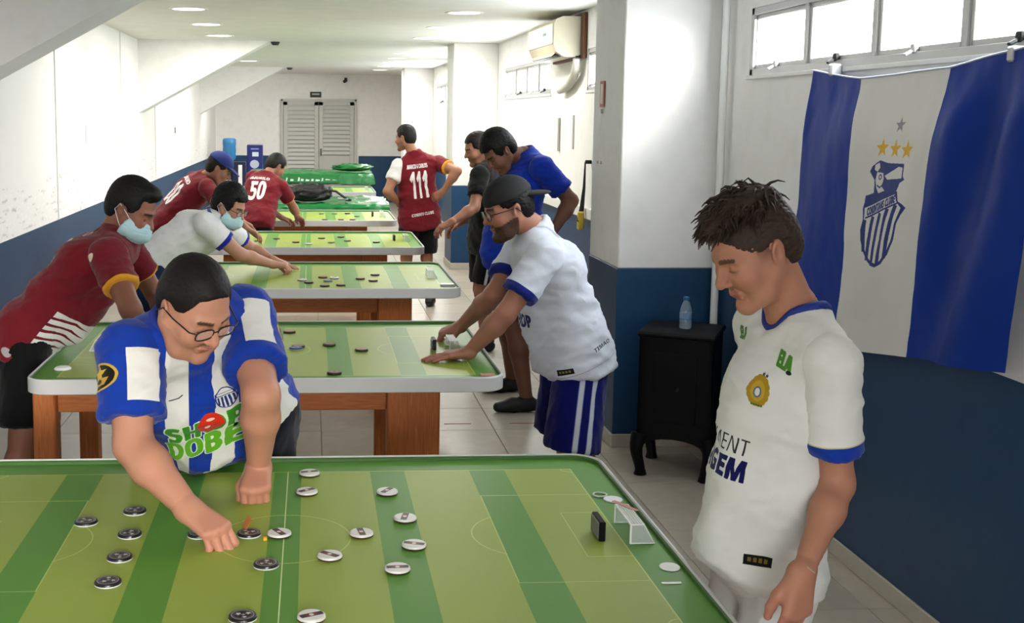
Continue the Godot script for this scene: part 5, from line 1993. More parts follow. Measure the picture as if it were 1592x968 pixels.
# ---------------------------------------------------------------- the ten people, joint by joint
func joints(who: String) -> Dictionary:
	var j := {
		"striped": {"shR": Vector3(-0.479, 1.224, -3.050), "shL": Vector3(-0.193, 1.278, -3.290), "neck": Vector3(-0.344, 1.251, -3.180), "pelvis": Vector3(-0.290, 0.930, -3.640), "head": Vector3(-0.306, 1.353, -3.020), "elR": Vector3(-0.460, 1.003, -2.940), "wrR": Vector3(-0.301, 0.875, -2.800), "elL": Vector3(-0.135, 1.108, -3.037), "wrL": Vector3(-0.149, 0.872, -3.159), "knL": Vector3(-0.170, 0.490, -3.660), "knR": Vector3(-0.410, 0.490, -3.660), "anL": Vector3(-0.140, 0.090, -3.850), "anR": Vector3(-0.440, 0.090, -3.880), "base": Vector3(-0.290, 0.000, -3.800)},
		"boy": {"shL": Vector3(1.123, 1.330, -2.400), "shR": Vector3(1.093, 1.353, -2.720), "neck": Vector3(1.106, 1.413, -2.550), "pelvis": Vector3(1.080, 0.807, -2.600), "head": Vector3(0.992, 1.559, -2.530), "elL": Vector3(1.165, 1.049, -2.421), "wrL": Vector3(1.031, 0.898, -2.283), "elR": Vector3(1.133, 1.073, -2.720), "wrR": Vector3(1.103, 0.828, -2.690), "knL": Vector3(1.040, 0.470, -2.500), "knR": Vector3(1.040, 0.470, -2.700), "anL": Vector3(1.100, 0.090, -2.490), "anR": Vector3(1.100, 0.090, -2.720), "base": Vector3(1.080, 0.000, -2.600)},
		"bearded": {"shL": Vector3(0.999, 1.253, -4.900), "shR": Vector3(0.969, 1.254, -5.260), "neck": Vector3(1.009, 1.352, -5.080), "pelvis": Vector3(1.196, 0.852, -5.100), "head": Vector3(0.861, 1.451, -5.050), "elL": Vector3(0.825, 1.017, -4.834), "wrL": Vector3(0.676, 0.838, -4.894), "elR": Vector3(0.814, 1.061, -5.090), "wrR": Vector3(0.700, 0.870, -5.352), "knL": Vector3(1.160, 0.460, -4.950), "knR": Vector3(1.180, 0.460, -5.270), "anL": Vector3(1.220, 0.090, -4.900), "anR": Vector3(1.240, 0.090, -5.320), "base": Vector3(1.200, 0.000, -5.100)},
		"masked_maroon": {"shR": Vector3(-0.849, 1.262, -4.860), "shL": Vector3(-0.848, 1.277, -5.220), "neck": Vector3(-0.853, 1.340, -5.050), "pelvis": Vector3(-1.242, 0.922, -5.120), "head": Vector3(-0.773, 1.445, -5.030), "elR": Vector3(-0.729, 1.072, -4.661), "wrR": Vector3(-0.686, 0.860, -4.861), "elL": Vector3(-0.726, 1.033, -5.345), "wrL": Vector3(-0.608, 0.860, -5.191), "knL": Vector3(-1.220, 0.470, -5.280), "knR": Vector3(-1.240, 0.470, -4.960), "anL": Vector3(-1.260, 0.090, -5.340), "anR": Vector3(-1.280, 0.090, -4.930), "base": Vector3(-1.250, 0.000, -5.120)},
		"masked_white": {"shR": Vector3(-0.686, 1.162, -7.440), "shL": Vector3(-0.582, 1.107, -7.800), "neck": Vector3(-0.635, 1.196, -7.620), "pelvis": Vector3(-1.046, 0.914, -7.600), "head": Vector3(-0.535, 1.259, -7.580), "elR": Vector3(-0.461, 0.954, -7.485), "wrR": Vector3(-0.255, 0.870, -7.647), "elL": Vector3(-0.411, 0.931, -7.972), "wrL": Vector3(-0.263, 0.870, -7.889), "knL": Vector3(-1.060, 0.470, -7.650), "knR": Vector3(-1.080, 0.470, -7.350), "anL": Vector3(-1.120, 0.090, -7.680), "anR": Vector3(-1.140, 0.090, -7.320), "base": Vector3(-1.100, 0.000, -7.500)},
		"blue_cap": {"shR": Vector3(-0.866, 1.251, -9.660), "shL": Vector3(-1.009, 1.297, -9.980), "neck": Vector3(-0.906, 1.327, -9.820), "pelvis": Vector3(-1.242, 0.944, -9.850), "head": Vector3(-0.772, 1.406, -9.760), "elR": Vector3(-0.705, 1.106, -9.467), "wrR": Vector3(-0.535, 0.926, -9.517), "elL": Vector3(-0.771, 1.121, -9.986), "wrL": Vector3(-0.601, 0.941, -9.986), "knL": Vector3(-1.180, 0.470, -9.980), "knR": Vector3(-1.180, 0.470, -9.700), "anL": Vector3(-1.220, 0.090, -10.000), "anR": Vector3(-1.220, 0.090, -9.680), "base": Vector3(-1.200, 0.000, -9.850)},
		"far_maroon": {"shR": Vector3(-0.299, 1.160, -11.280), "shL": Vector3(-0.574, 1.237, -11.440), "neck": Vector3(-0.445, 1.260, -11.380), "pelvis": Vector3(-0.535, 0.879, -11.120), "head": Vector3(-0.355, 1.349, -11.500), "elR": Vector3(-0.183, 0.954, -11.431), "wrR": Vector3(-0.139, 0.860, -11.418), "elL": Vector3(-0.448, 0.954, -11.423), "wrL": Vector3(-0.298, 0.850, -11.455), "knL": Vector3(-0.620, 0.470, -11.120), "knR": Vector3(-0.450, 0.470, -11.000), "anL": Vector3(-0.640, 0.090, -11.100), "anR": Vector3(-0.440, 0.090, -10.950), "base": Vector3(-0.540, 0.000, -11.050)},
		"back_turned": {"shL": Vector3(0.839, 1.368, -11.200), "shR": Vector3(1.226, 1.400, -11.250), "neck": Vector3(0.983, 1.499, -11.220), "pelvis": Vector3(1.049, 0.890, -11.250), "head": Vector3(0.904, 1.646, -11.270), "elL": Vector3(0.723, 1.131, -11.108), "wrL": Vector3(0.859, 0.997, -11.252), "elR": Vector3(1.386, 1.336, -11.017), "wrR": Vector3(1.255, 1.135, -11.084), "knL": Vector3(0.930, 0.470, -11.300), "knR": Vector3(1.130, 0.470, -11.300), "anL": Vector3(0.920, 0.090, -11.250), "anR": Vector3(1.160, 0.090, -11.220), "base": Vector3(1.030, 0.000, -11.250)},
		"black_shirt": {"shL": Vector3(1.290, 1.408, -8.860), "shR": Vector3(1.453, 1.412, -9.200), "neck": Vector3(1.370, 1.495, -9.040), "pelvis": Vector3(1.387, 0.908, -9.080), "head": Vector3(1.286, 1.606, -9.000), "elL": Vector3(1.235, 1.171, -8.722), "wrL": Vector3(1.045, 1.068, -8.606), "elR": Vector3(1.393, 1.132, -9.230), "wrR": Vector3(1.193, 1.002, -9.230), "knL": Vector3(1.340, 0.470, -9.000), "knR": Vector3(1.360, 0.470, -9.200), "anL": Vector3(1.370, 0.090, -8.980), "anR": Vector3(1.400, 0.090, -9.220), "base": Vector3(1.370, 0.000, -9.100)},
		"blue_shirt": {"shL": Vector3(1.422, 1.537, -7.120), "shR": Vector3(1.337, 1.537, -7.460), "neck": Vector3(1.344, 1.618, -7.300), "pelvis": Vector3(1.306, 1.011, -7.360), "head": Vector3(1.173, 1.635, -7.240), "elL": Vector3(1.624, 1.334, -7.167), "wrL": Vector3(1.489, 1.139, -7.087), "elR": Vector3(1.317, 1.257, -7.540), "wrR": Vector3(1.237, 1.057, -7.400), "anL": Vector3(1.354, 0.090, -7.099), "anR": Vector3(1.357, 0.090, -7.643), "knL": Vector3(1.270, 0.551, -7.189), "knR": Vector3(1.282, 0.551, -7.541), "base": Vector3(1.300, 0.000, -7.300)},
	}
	return j[who]

func cloth(im: Image) -> Material:
	var m := print_mat(im, 0.82, 0.25)
	m.rim_enabled = true
	m.rim = 0.25
	m.rim_tint = 0.6
	if not M.has("weave"):
		M.weave = noise_tex(61, 0.06, [], 256, 3, true)
	return m

# a sheet for a shirt: trunk above, the two sleeves below
func shirt_sheet(c: Color, sleeve_l: Color, sleeve_r: Color, cuff: Color, size := 1024, band := 0.13) -> Image:
	var im := canvas(size, size, c)
	var q := size / 4
	im.fill_rect(Rect2i(0, q * 3, q * 2, q), sleeve_l)
	im.fill_rect(Rect2i(q * 2, q * 3, q * 2, q), sleeve_r)
	im.fill_rect(Rect2i(0, size - int(q * band), size, int(q * band) + 1), cuff)
	return im

func shorts_sheet(c: Color) -> Image:
	return canvas(256, 256, c)

func crest(im: Image, at: Vector2, s: float, blue: Color, white: Color) -> void:
	poly(im, oval(at, 33 * s, 40 * s), blue)
	poly(im, oval(at, 29 * s, 36 * s), white)
	for k in 5:
		var x := (k - 2) * 11.5 * s
		var h := sqrt(maxf(0.0, 1.0 - pow(x / (29 * s), 2.0))) * 35 * s
		poly(im, [at + Vector2(x - 3.4 * s, -6 * s), at + Vector2(x + 3.4 * s, -6 * s), at + Vector2(x + 3.0 * s, h), at + Vector2(x - 3.0 * s, h)], blue)
	poly(im, [at + Vector2(-31, -20) * s, at + Vector2(31, -20) * s, at + Vector2(31, -9) * s, at + Vector2(-31, -9) * s], blue)
	poly(im, [at + Vector2(-25, -18) * s, at + Vector2(25, -18) * s, at + Vector2(25, -11) * s, at + Vector2(-25, -11) * s], white)

func badge(im: Image, at: Vector2, rx: float, ry: float) -> void:
	poly(im, oval(at, rx, ry), Color(0.74, 0.60, 0.22))
	poly(im, oval(at, rx * 0.86, ry * 0.86), Color(0.10, 0.09, 0.07))
	poly(im, star(at + Vector2(0, -ry * 0.25), rx * 0.5), Color(0.80, 0.66, 0.25))
	poly(im, [at + Vector2(-0.6 * rx, 0.1 * ry), at + Vector2(0.6 * rx, 0.1 * ry), at + Vector2(0.35 * rx, 0.6 * ry), at + Vector2(-0.35 * rx, 0.6 * ry)], Color(0.72, 0.56, 0.2))
	poly(im, oval(at + Vector2(0, ry * 0.3), rx * 0.2, ry * 0.16), Color(0.1, 0.09, 0.07))

const ROYAL := Color(0.06, 0.20, 0.57)
const OFFWHITE := Color(0.82, 0.815, 0.79)
const MAROON := Color(0.40, 0.075, 0.115)
const GOLD := Color(0.82, 0.58, 0.15)

func cast_of_people() -> void:
	striped_man()
	boy()
	bearded_man()
	masked_maroon()
	masked_white()
	blue_cap()
	far_maroon()
	back_turned()
	black_shirt()
	blue_shirt()

func striped_man() -> void:
	var im := shirt_sheet(OFFWHITE, ROYAL, ROYAL, ROYAL)
	# trunk: broad blue stripes, the middle one over the breastbone
	var mid := 466
	for k in range(-3, 4):
		im.fill_rect(Rect2i(posmod(mid + k * 172 - 48, 1024), 0, 96, 768), ROYAL)
	for x in [110, 626]:
		im.fill_rect(Rect2i(x, 0, 250, 140), ROYAL)
	# sleeves: white panel toward the chest, gold badge outside
	im.fill_rect(Rect2i(340, 836, 84, 154), OFFWHITE)
	im.fill_rect(Rect2i(600, 836, 86, 154), OFFWHITE)
	badge(im, Vector2(256, 908), 60, 42)
	badge(im, Vector2(768, 908), 60, 42)
	crest(im, Vector2(mid + 86, 330), 1.15, Color(0.10, 0.17, 0.42), OFFWHITE)
	stroke(im, [Vector2(mid - 112, 300), Vector2(mid - 84, 294), Vector2(mid - 72, 282)], 5, Color(0.2, 0.22, 0.3))
	var green := Color(0.20, 0.52, 0.10)
	var lime := Color(0.36, 0.63, 0.12)
	for w in [["SHOP", Vector2(mid - 128, 452), Vector2(262, -72), Vector2(8, 104), green], ["DOBE", Vector2(mid - 140, 568), Vector2(276, -80), Vector2(8, 108), lime]]:
		words(im, w[0], w[1], w[2], w[3], Color(0.80, 0.86, 0.74), 9.0)
		words(im, w[0], w[1], w[2], w[3], w[4], 4.0)
		words(im, w[0], w[1], w[2], w[3], w[4])
	poly(im, oval(Vector2(mid + 28, 446), 46, 56), Color(0.78, 0.16, 0.08))
	poly(im, oval(Vector2(mid + 20, 462), 10, 15), Color(0.86, 0.82, 0.76))
	poly(im, oval(Vector2(mid + 28, 420), 16, 6), Color(0.84, 0.72, 0.62))
	var s := joints("striped")
	var tb := TOP + 0.02
	s.merge({"label": "man in a blue and white striped jersey leaning over the nearest table", "skin": lin(0.71, 0.50, 0.405), "g": 1.22, "arm": 1.22, "leg": 1.15, "belly": 0.06, "hs": 1.05, "fat": 0.008, "neckr": 0.066,
		"face": Vector3(0.58, -0.58, 0.60), "headup": Vector3(0.2, 1, 0.3), "chart_up": Vector3(0.05, 0.9, 0.42), "chart_len": 0.50, "hiplat": Vector3(1, 0, 0.1), "shirt": cloth(im), "shorts": cloth(shorts_sheet(Color(0.05, 0.06, 0.10))), "collar": Color(0.06, 0.17, 0.52), "collar_t": 0.012,
		"sleeve": 0.72, "beard": 0.2, "moustache": 3.2, "hair_col": lin(0.085, 0.075, 0.07), "vol": 0.006, "glasses": true, "hairline": 0.030, "tousle": 0.0012, "neck_hole": 0.07,
		"handR": {"dir": Vector3(0.62, -0.28, 0.52), "back": Vector3(0.1, 1, 0.35), "pose": PINCH}, "handL": {"dir": Vector3(-0.05, -0.35, 0.9), "back": Vector3(0, 1, 0.4), "pose": FIST}, "hand_scale": 1.12,
		"hem": Vector3(-0.29, 0.86, -3.72), "hemdir": Vector3(0.0, -0.75, -0.6), "cloth_extra": [[Vector3(-0.385, 1.06, -3.25), Vector3(-0.33, 0.93, -3.37), 0.12, 0.115], [Vector3(-0.29, 1.06, -3.3), Vector3(-0.25, 0.93, -3.40), 0.12, 0.11], [Vector3(-0.33, 0.93, -3.37), Vector3(-0.29, 0.93, -3.6), 0.115, 0.12]],
		"toeL": Vector3(0.1, 0, 1), "toeR": Vector3(-0.15, 0, 1), "cell": 0.012, "hand_cell": 0.0034, "head_cell": 0.0036, "cloth_cell": 0.0105, "wrinkle": 0.012, "seed": 12})
	person(s)
	var pk := MB.new()
	pk.box(Transform3D(Basis(Vector3(0.3, 0.2, 1).normalized(), 1.1), Vector3.ZERO), Vector3(0.034, 0.003, 0.03), 0.001)
	tag(build(pk, "playing_pick", mat(Color(0.72, 0.42, 0.12), 0.4), null, Vector3(-0.165, TOP + 0.022, -2.855)), "orange plastic pick held at the fingertips of the man in stripes", "pick")

func boy() -> void:
	var white := Color(0.83, 0.825, 0.80)
	var im := shirt_sheet(white, white, white, ROYAL)
	im.fill_rect(Rect2i(0, 1024 - 34, 1024, 3), Color(0.75, 0.7, 0.5))
	# crest with a gold wreath
	var at := Vector2(612, 250)
	for i in 14:
		var a := TAU * i / 14
		poly(im, oval(at + Vector2(cos(a) * 22, sin(a) * 29), 11, 12), Color(0.63, 0.50, 0.12))
	poly(im, oval(at, 20, 26), Color(0.70, 0.58, 0.16))
	poly(im, oval(at + Vector2(0, 2), 11, 14), Color(0.30, 0.36, 0.55))
	poly(im, oval(at + Vector2(0, 2), 7, 10), Color(0.78, 0.78, 0.76))
	poly(im, star(at + Vector2(3, -42), 6), Color(0.2, 0.22, 0.3))
	poly(im, star(at + Vector2(15, -40), 6), Color(0.2, 0.22, 0.3))
	for i in 5:
		poly(im, oval(at + Vector2(-14 + i * 7, 36), 3.5, 3), Color(0.25, 0.40, 0.15))
	words(im, "RMENT", Vector2(452, 385), Vector2(158, 0), Vector2(0, 40), Color(0.16, 0.17, 0.16), 0.0, false)
	words(im, "AGEM", Vector2(446, 438), Vector2(166, 0), Vector2(0, 52), Color(0.07, 0.07, 0.30), 2.0)
	words(im, "AGEM", Vector2(446, 438), Vector2(166, 0), Vector2(0, 52), Color(0.07, 0.07, 0.30))
	words(im, "ELA", Vector2(652, 140), Vector2(40, 6), Vector2(-6, 40), Color(0.28, 0.52, 0.14), 2.5)
	poly(im, oval(Vector2(684, 188), 7, 6), Color(0.08, 0.12, 0.08))
	words(im, "ELA", Vector2(340, 140), Vector2(40, -6), Vector2(6, 30), Color(0.25, 0.42, 0.16), 2.5)
	poly(im, [Vector2(398, 230), Vector2(420, 226), Vector2(421, 231), Vector2(399, 235)], Color(0.1, 0.1, 0.12))
	im.fill_rect(Rect2i(640, 668, 62, 28), Color(0.06, 0.06, 0.06))
	for k in 4:
		im.fill_rect(Rect2i(648 + k * 12, 675, 8, 12), Color(0.42, 0.36, 0.14))
	var s := joints("boy")
	s.merge({"label": "teenage boy in a white jersey looking down beside the nearest table", "skin": lin(0.67, 0.465, 0.37), "g": 0.84, "arm": 0.84, "leg": 0.92, "belly": 0.015, "hs": 1.0, "neckr": 0.053,
		"face": Vector3(-0.86, -0.50, 0.16), "headup": Vector3(-0.1, 1, 0), "hiplat": Vector3(0.15, 0, 1), "bow": Vector3(0.0, 0, 0), "shirt": cloth(im), "shorts": cloth(shorts_sheet(Color(0.80, 0.80, 0.785))), "collar": Color(0.08, 0.17, 0.50), "vneck": 0.04, "neck_hole": 0.061, "neck_up": 0.03, "temples": false, "collar_gap": 0.007, "collar_t": 0.011,
		"sleeve": 0.74, "hair_col": lin(0.215, 0.165, 0.135), "vol": 0.002, "tousle": 0.003, "fade": 0.6, "hairline": 0.006, "tufts": {"n": 520, "spread": 1.12, "radii": Vector3(0.070, 0.088, 0.086), "lift": 0.45, "comb": Vector3(0.1, 0.1, 0.62), "len": 0.062, "r": 0.0062, "bend": 1.9},
		"locks": [[Vector3(0, 0.098, 0.045), Vector3(0.058, 0.028, 0.045)], [Vector3(0.005, 0.115, -0.005), Vector3(0.058, 0.026, 0.06)], [Vector3(0.0, 0.085, -0.06), Vector3(0.055, 0.042, 0.045)]],
		"handL": {"dir": Vector3(-0.12, -0.98, 0.08), "back": Vector3(0.35, 0.05, 1.0), "pose": RELAX}, "handR": {"dir": Vector3(-0.1, -1, 0), "back": Vector3(0.2, 0, -1), "pose": RELAX}, "hand_scale": 0.98,
		"hem": Vector3(1.0, 0.815, -2.60), "hemdir": Vector3(-0.28, -1, 0.0), "cloth_extra": [[Vector3(1.062, 1.23, -2.56), Vector3(0.965, 0.76, -2.56), 0.085, 0.088, Vector3(1.0, 0.815, -2.6), Vector3(-0.28, -1, 0)], [Vector3(1.09, 1.15, -2.60), Vector3(1.05, 0.70, -2.60), 0.105, 0.115, Vector3(1.0, 0.815, -2.6), Vector3(-0.28, -1, 0)]],
		"toeL": Vector3(-1, 0, 0.2), "toeR": Vector3(-1, 0, -0.1), "cell": 0.011, "hand_cell": 0.0034, "head_cell": 0.0034, "cloth_cell": 0.0095, "wrinkle": 0.009, "seed": 5, "short_r": 0.1})
	var p := person(s)
	var bb := MB.new()
	var ring := []
	var d: Vector3 = (s.wrL - s.elL).normalized()
	var a1 := d.cross(Vector3.RIGHT).normalized()
	var a2 := d.cross(a1)
	for i in 20:
		ring.append(s.wrL - d * 0.012 + (a1 * cos(TAU * i / 20) + a2 * sin(TAU * i / 20)) * (0.0265 + 0.002 * cos(TAU * i / 10)) + d * 0.006 * cos(TAU * i / 20))
	bb.tube(ring, 0.0022, 6, true)
	build(bb, "bracelet", mat(Color(0.66, 0.60, 0.54), 0.5), p)

func bearded_man() -> void:
	var white := Color(0.80, 0.82, 0.86)
	var im := shirt_sheet(white, white, white, Color(0.08, 0.13, 0.45))
	crest(im, Vector2(600, 210), 0.8, Color(0.10, 0.17, 0.42), white)
	words(im, "SHOP", Vector2(440, 400), Vector2(140, 0), Vector2(0, 60), Color(0.12, 0.14, 0.35), 2.0)
	im.fill_rect(Rect2i(646, 660, 52, 26), Color(0.08, 0.08, 0.07))
	for k in 4:
		im.fill_rect(Rect2i(652 + k * 10, 667, 7, 11), Color(0.5, 0.47, 0.3))
	stroke(im, [Vector2(620, 700), Vector2(740, 694), Vector2(850, 690)], 3, Color(0.62, 0.63, 0.66))
	words(im, "TIMAO", Vector2(770, 612), Vector2(70, -8), Vector2(0, 18), Color(0.15, 0.15, 0.2))
	var sh := shorts_sheet(Color(0.035, 0.06, 0.38))
	for x in [57, 67]:
		sh.fill_rect(Rect2i(x, 112, 4, 144), Color(0.78, 0.8, 0.84))
	badge(sh, Vector2(28, 200), 11, 17)
	var s := joints("bearded")
	s.merge({"label": "bearded man in a white jersey and backward black cap at the second table", "skin": lin(0.62, 0.42, 0.34), "g": 1.1, "arm": 1.08, "leg": 1.1, "belly": 0.05, "hs": 1.06, "fat": 0.004, "neckr": 0.06,
		"face": Vector3(-0.93, -0.30, 0.16), "headup": Vector3(-0.1, 1, 0), "hiplat": Vector3(0.1, 0, 1), "shirt": cloth(im), "shorts": cloth(sh), "collar": Color(0.72, 0.73, 0.76), "collar_t": 0.007,
		"sleeve": 0.68, "beard": 0.97, "hair_col": lin(0.05, 0.04, 0.038), "vol": 0.006, "cap": mat(Color(0.045, 0.047, 0.055), 0.8), "cap_back": true, "glasses": true,
		"jaw": [[Vector3(0, -0.105, 0.06), Vector3(0.04, 0.024, 0.034)], [Vector3(0.035, -0.085, 0.035), Vector3(0.025, 0.03, 0.03)], [Vector3(-0.035, -0.085, 0.035), Vector3(0.025, 0.03, 0.03)]],
		"handL": {"dir": Vector3(-1, -0.12, 0.05), "back": Vector3(0, 1, 0), "pose": FLAT}, "handR": {"dir": Vector3(-0.9, -0.35, -0.1), "back": Vector3(-0.2, 1, 0.1), "pose": PINCH}, "hand_scale": 1.08,
		"hem": Vector3(1.235, 0.735, -5.10), "hemdir": Vector3(0.12, -1, 0), "toeL": Vector3(-1, 0, 0.25), "toeR": Vector3(-1, 0, -0.2), "cell": 0.013, "hand_cell": 0.0042, "head_cell": 0.0046, "cloth_cell": 0.0115, "wrinkle": 0.011, "seed": 31, "short_len": 1.2, "short_r": 0.115,
		"cloth_extra": [[Vector3(1.03, 1.12, -5.08), Vector3(1.08, 0.93, -5.1), 0.13, 0.13], [Vector3(1.09, 0.95, -5.1), Vector3(1.14, 0.72, -5.1), 0.125, 0.135, Vector3(1.235, 0.735, -5.1), Vector3(0.12, -1, 0)], [Vector3(1.16, 0.9, -4.98), Vector3(1.18, 0.7, -4.97), 0.11, 0.122, Vector3(1.235, 0.735, -5.1), Vector3(0.12, -1, 0)]], "neck_up": 0.075})
	person(s)

func masked_maroon() -> void:
	var white := Color(0.80, 0.79, 0.78)
	var im := shirt_sheet(MAROON, MAROON, MAROON, GOLD, 1024, 0.05)
	# white front panel low down, with dark red flame strokes
	im.fill_rect(Rect2i(440, 420, 300, 348), white)
	im.fill_rect(Rect2i(300, 420, 140, 348), white)
	for k in 9:
		var y := 450 + k * 36
		poly(im, [Vector2(300, y), Vector2(400, y - 18), Vector2(470, y + 4), Vector2(400, y - 6), Vector2(300, y + 14)], MAROON)
		poly(im, [Vector2(740, y + 16), Vector2(640, y - 4), Vector2(560, y + 18), Vector2(640, y + 8), Vector2(740, y + 30)], MAROON)
	for k in 2:
		words(im, "MARCO", Vector2(920 - k * 1024, 110), Vector2(210, 0), Vector2(0, 34), Color(0.72, 0.62, 0.58), 1.5)
		words(im, "11", Vector2(955 - k * 1024, 190), Vector2(140, 0), Vector2(0, 190), Color(0.84, 0.82, 0.8), 5.0)
	poly(im, oval(Vector2(262, 690), 18, 18), Color(0.60, 0.58, 0.58))
	poly(im, oval(Vector2(820, 835), 22, 16), Color(0.82, 0.76, 0.68))
	var mask := mat(Color(0.66, 0.79, 0.81), 0.85)
	var s := joints("masked_maroon")
	s.merge({"label": "masked man in a dark red jersey leaning on the second table", "skin": lin(0.515, 0.335, 0.265), "g": 1.06, "arm": 1.08, "leg": 1.1, "belly": 0.035, "hs": 1.07, "neckr": 0.058,
		"face": Vector3(0.84, -0.46, 0.26), "headup": Vector3(0.1, 1, 0), "hiplat": Vector3(0, 0, -1), "shirt": cloth(im), "shorts": cloth(shorts_sheet(Color(0.03, 0.03, 0.035))), "collar": Color(0.36, 0.05, 0.09), 
		"sleeve": 0.62, "hair_col": lin(0.06, 0.055, 0.055), "vol": 0.010, "tousle": 0.002, "hairline": 0.012, "locks": [[Vector3(0, 0.098, 0.045), Vector3(0.05, 0.03, 0.045)]], "mask": mask,
		"handL": {"dir": Vector3(0.9, -0.35, 0.1), "back": Vector3(0, 1, 0), "pose": RELAX}, "handR": {"dir": Vector3(0.8, -0.4, -0.2), "back": Vector3(0.2, 1, 0), "pose": RELAX},
		"hem": Vector3(-1.29, 0.80, -5.12), "hemdir": Vector3(-0.28, -1, 0), "toeL": Vector3(1, 0, -0.2), "toeR": Vector3(1, 0, 0.25), "cell": 0.014, "hand_cell": 0.006, "head_cell": 0.0046, "cloth_cell": 0.012, "seed": 41, "short_len": 0.9, "short_r": 0.10,
		"cloth_extra": [[Vector3(-0.94, 1.12, -5.06), Vector3(-1.06, 0.93, -5.08), 0.11, 0.085]]})
	person(s)

func masked_white() -> void:
	var white := Color(0.82, 0.82, 0.82)
	var im := shirt_sheet(white, white, white, Color(0.10, 0.16, 0.55), 512)
	im.fill_rect(Rect2i(0, 30, 512, 10), Color(0.16, 0.24, 0.55))
	var s := joints("masked_white")
	s.merge({"label": "masked man with glasses in a white jersey reaching over the third table", "skin": lin(0.66, 0.48, 0.39), "g": 1.08, "arm": 1.05, "leg": 1.15, "belly": 0.04, "hs": 1.08,
		"face": Vector3(0.80, -0.40, 0.42), "headup": Vector3(0.1, 1, 0), "hiplat": Vector3(0, 0, -1), "shirt": cloth(im), "shorts": cloth(shorts_sheet(Color(0.09, 0.15, 0.26))), "collar": Color(0.12, 0.18, 0.5), 
		"sleeve": 0.60, "hair_col": lin(0.07, 0.06, 0.058), "vol": 0.024, "tousle": 0.006, "glasses": true, "mask": mat(Color(0.66, 0.79, 0.81), 0.85),
		"hairline": 0.006,
		"handR": {"dir": Vector3(0.95, -0.1, -0.1), "back": Vector3(0, 1, 0.2), "pose": PINCH}, "handL": {"dir": Vector3(0.9, -0.25, 0.2), "back": Vector3(0, 1, 0), "pose": FLAT},
		"hem": Vector3(-1.13, 0.84, -7.6), "hemdir": Vector3(-0.55, -0.8, 0), "toeL": Vector3(1, 0, -0.2), "toeR": Vector3(1, 0, 0.2), "cell": 0.015, "hand_cell": 0.0055, "head_cell": 0.0055, "cloth_cell": 0.014, "seed": 51, "short_len": 1.0, "short_r": 0.09,
		"cloth_extra": [[Vector3(-0.72, 1.06, -7.6), Vector3(-0.92, 0.92, -7.6), 0.12, 0.10]]})
	person(s)

func number_shirt(num: String, name_: String, size: int, numcol := Color(0.84, 0.82, 0.82)) -> Image:
	var im := shirt_sheet(MAROON, MAROON, MAROON, GOLD, size, 0.06)
	var k := size / 1024.0
	for w in 2:
		words(im, name_, Vector2(-125 + w * 1024, 150) * k, Vector2(250, 0) * k, Vector2(0, 38) * k, numcol, 1.0)
		words(im, num, Vector2(-100 + w * 1024, 218) * k, Vector2(200, 0) * k, Vector2(0, 240) * k, numcol, 4.0 * k)
	return im

func blue_cap() -> void:
	var s := joints("blue_cap")
	s.merge({"label": "man in a dark red jersey and blue cap behind the masked man in white", "skin": lin(0.58, 0.40, 0.33), "g": 1.02, "hs": 1.05,
		"face": Vector3(0.86, -0.5, 0.0), "headup": Vector3(0, 1, 0), "hiplat": Vector3(-0.4, 0, -0.9), "shirt": cloth(number_shirt("00", "BRUNO", 512)), "shorts": cloth(shorts_sheet(Color(0.03, 0.03, 0.035))),
		"hair_col": lin(0.1, 0.08, 0.07), "vol": 0.007, "cap": mat(Color(0.05, 0.14, 0.42), 0.8),
		"handR": {"dir": Vector3(0.9, -0.4, 0), "back": Vector3(0, 1, 0), "pose": RELAX}, "handL": {"dir": Vector3(0.9, -0.4, 0), "back": Vector3(0, 1, 0), "pose": RELAX},
		"toeL": Vector3(1, 0, -0.3), "toeR": Vector3(1, 0, 0.1), "cell": 0.018, "hand_cell": 0.007, "head_cell": 0.006, "cloth_cell": 0.015, "seed": 61})
	person(s)

func far_maroon() -> void:
	var s := joints("far_maroon")
	s.merge({"label": "man in a dark red jersey numbered 50 bending over the fifth table", "skin": lin(0.55, 0.375, 0.30), "g": 1.0, "hs": 1.0,
		"face": Vector3(0.66, -0.6, -0.45), "headup": Vector3(0, 1, 0), "hiplat": Vector3(-0.8, 0, -0.6), "shirt": cloth(number_shirt("50", "MURILO", 512)), "shorts": cloth(shorts_sheet(Color(0.03, 0.03, 0.035))),
		"hair_col": lin(0.065, 0.055, 0.05), "vol": 0.010, "sleeve": 0.6,
		"handR": {"dir": Vector3(0.4, -0.4, -0.8), "back": Vector3(0, 1, 0), "pose": RELAX}, "handL": {"dir": Vector3(0.8, -0.3, -0.4), "back": Vector3(0, 1, 0), "pose": RELAX},
		"toeL": Vector3(0.4, 0, -1), "toeR": Vector3(0.6, 0, -1), "cell": 0.018, "hand_cell": 0.007, "head_cell": 0.006, "cloth_cell": 0.015, "seed": 71})
	person(s)

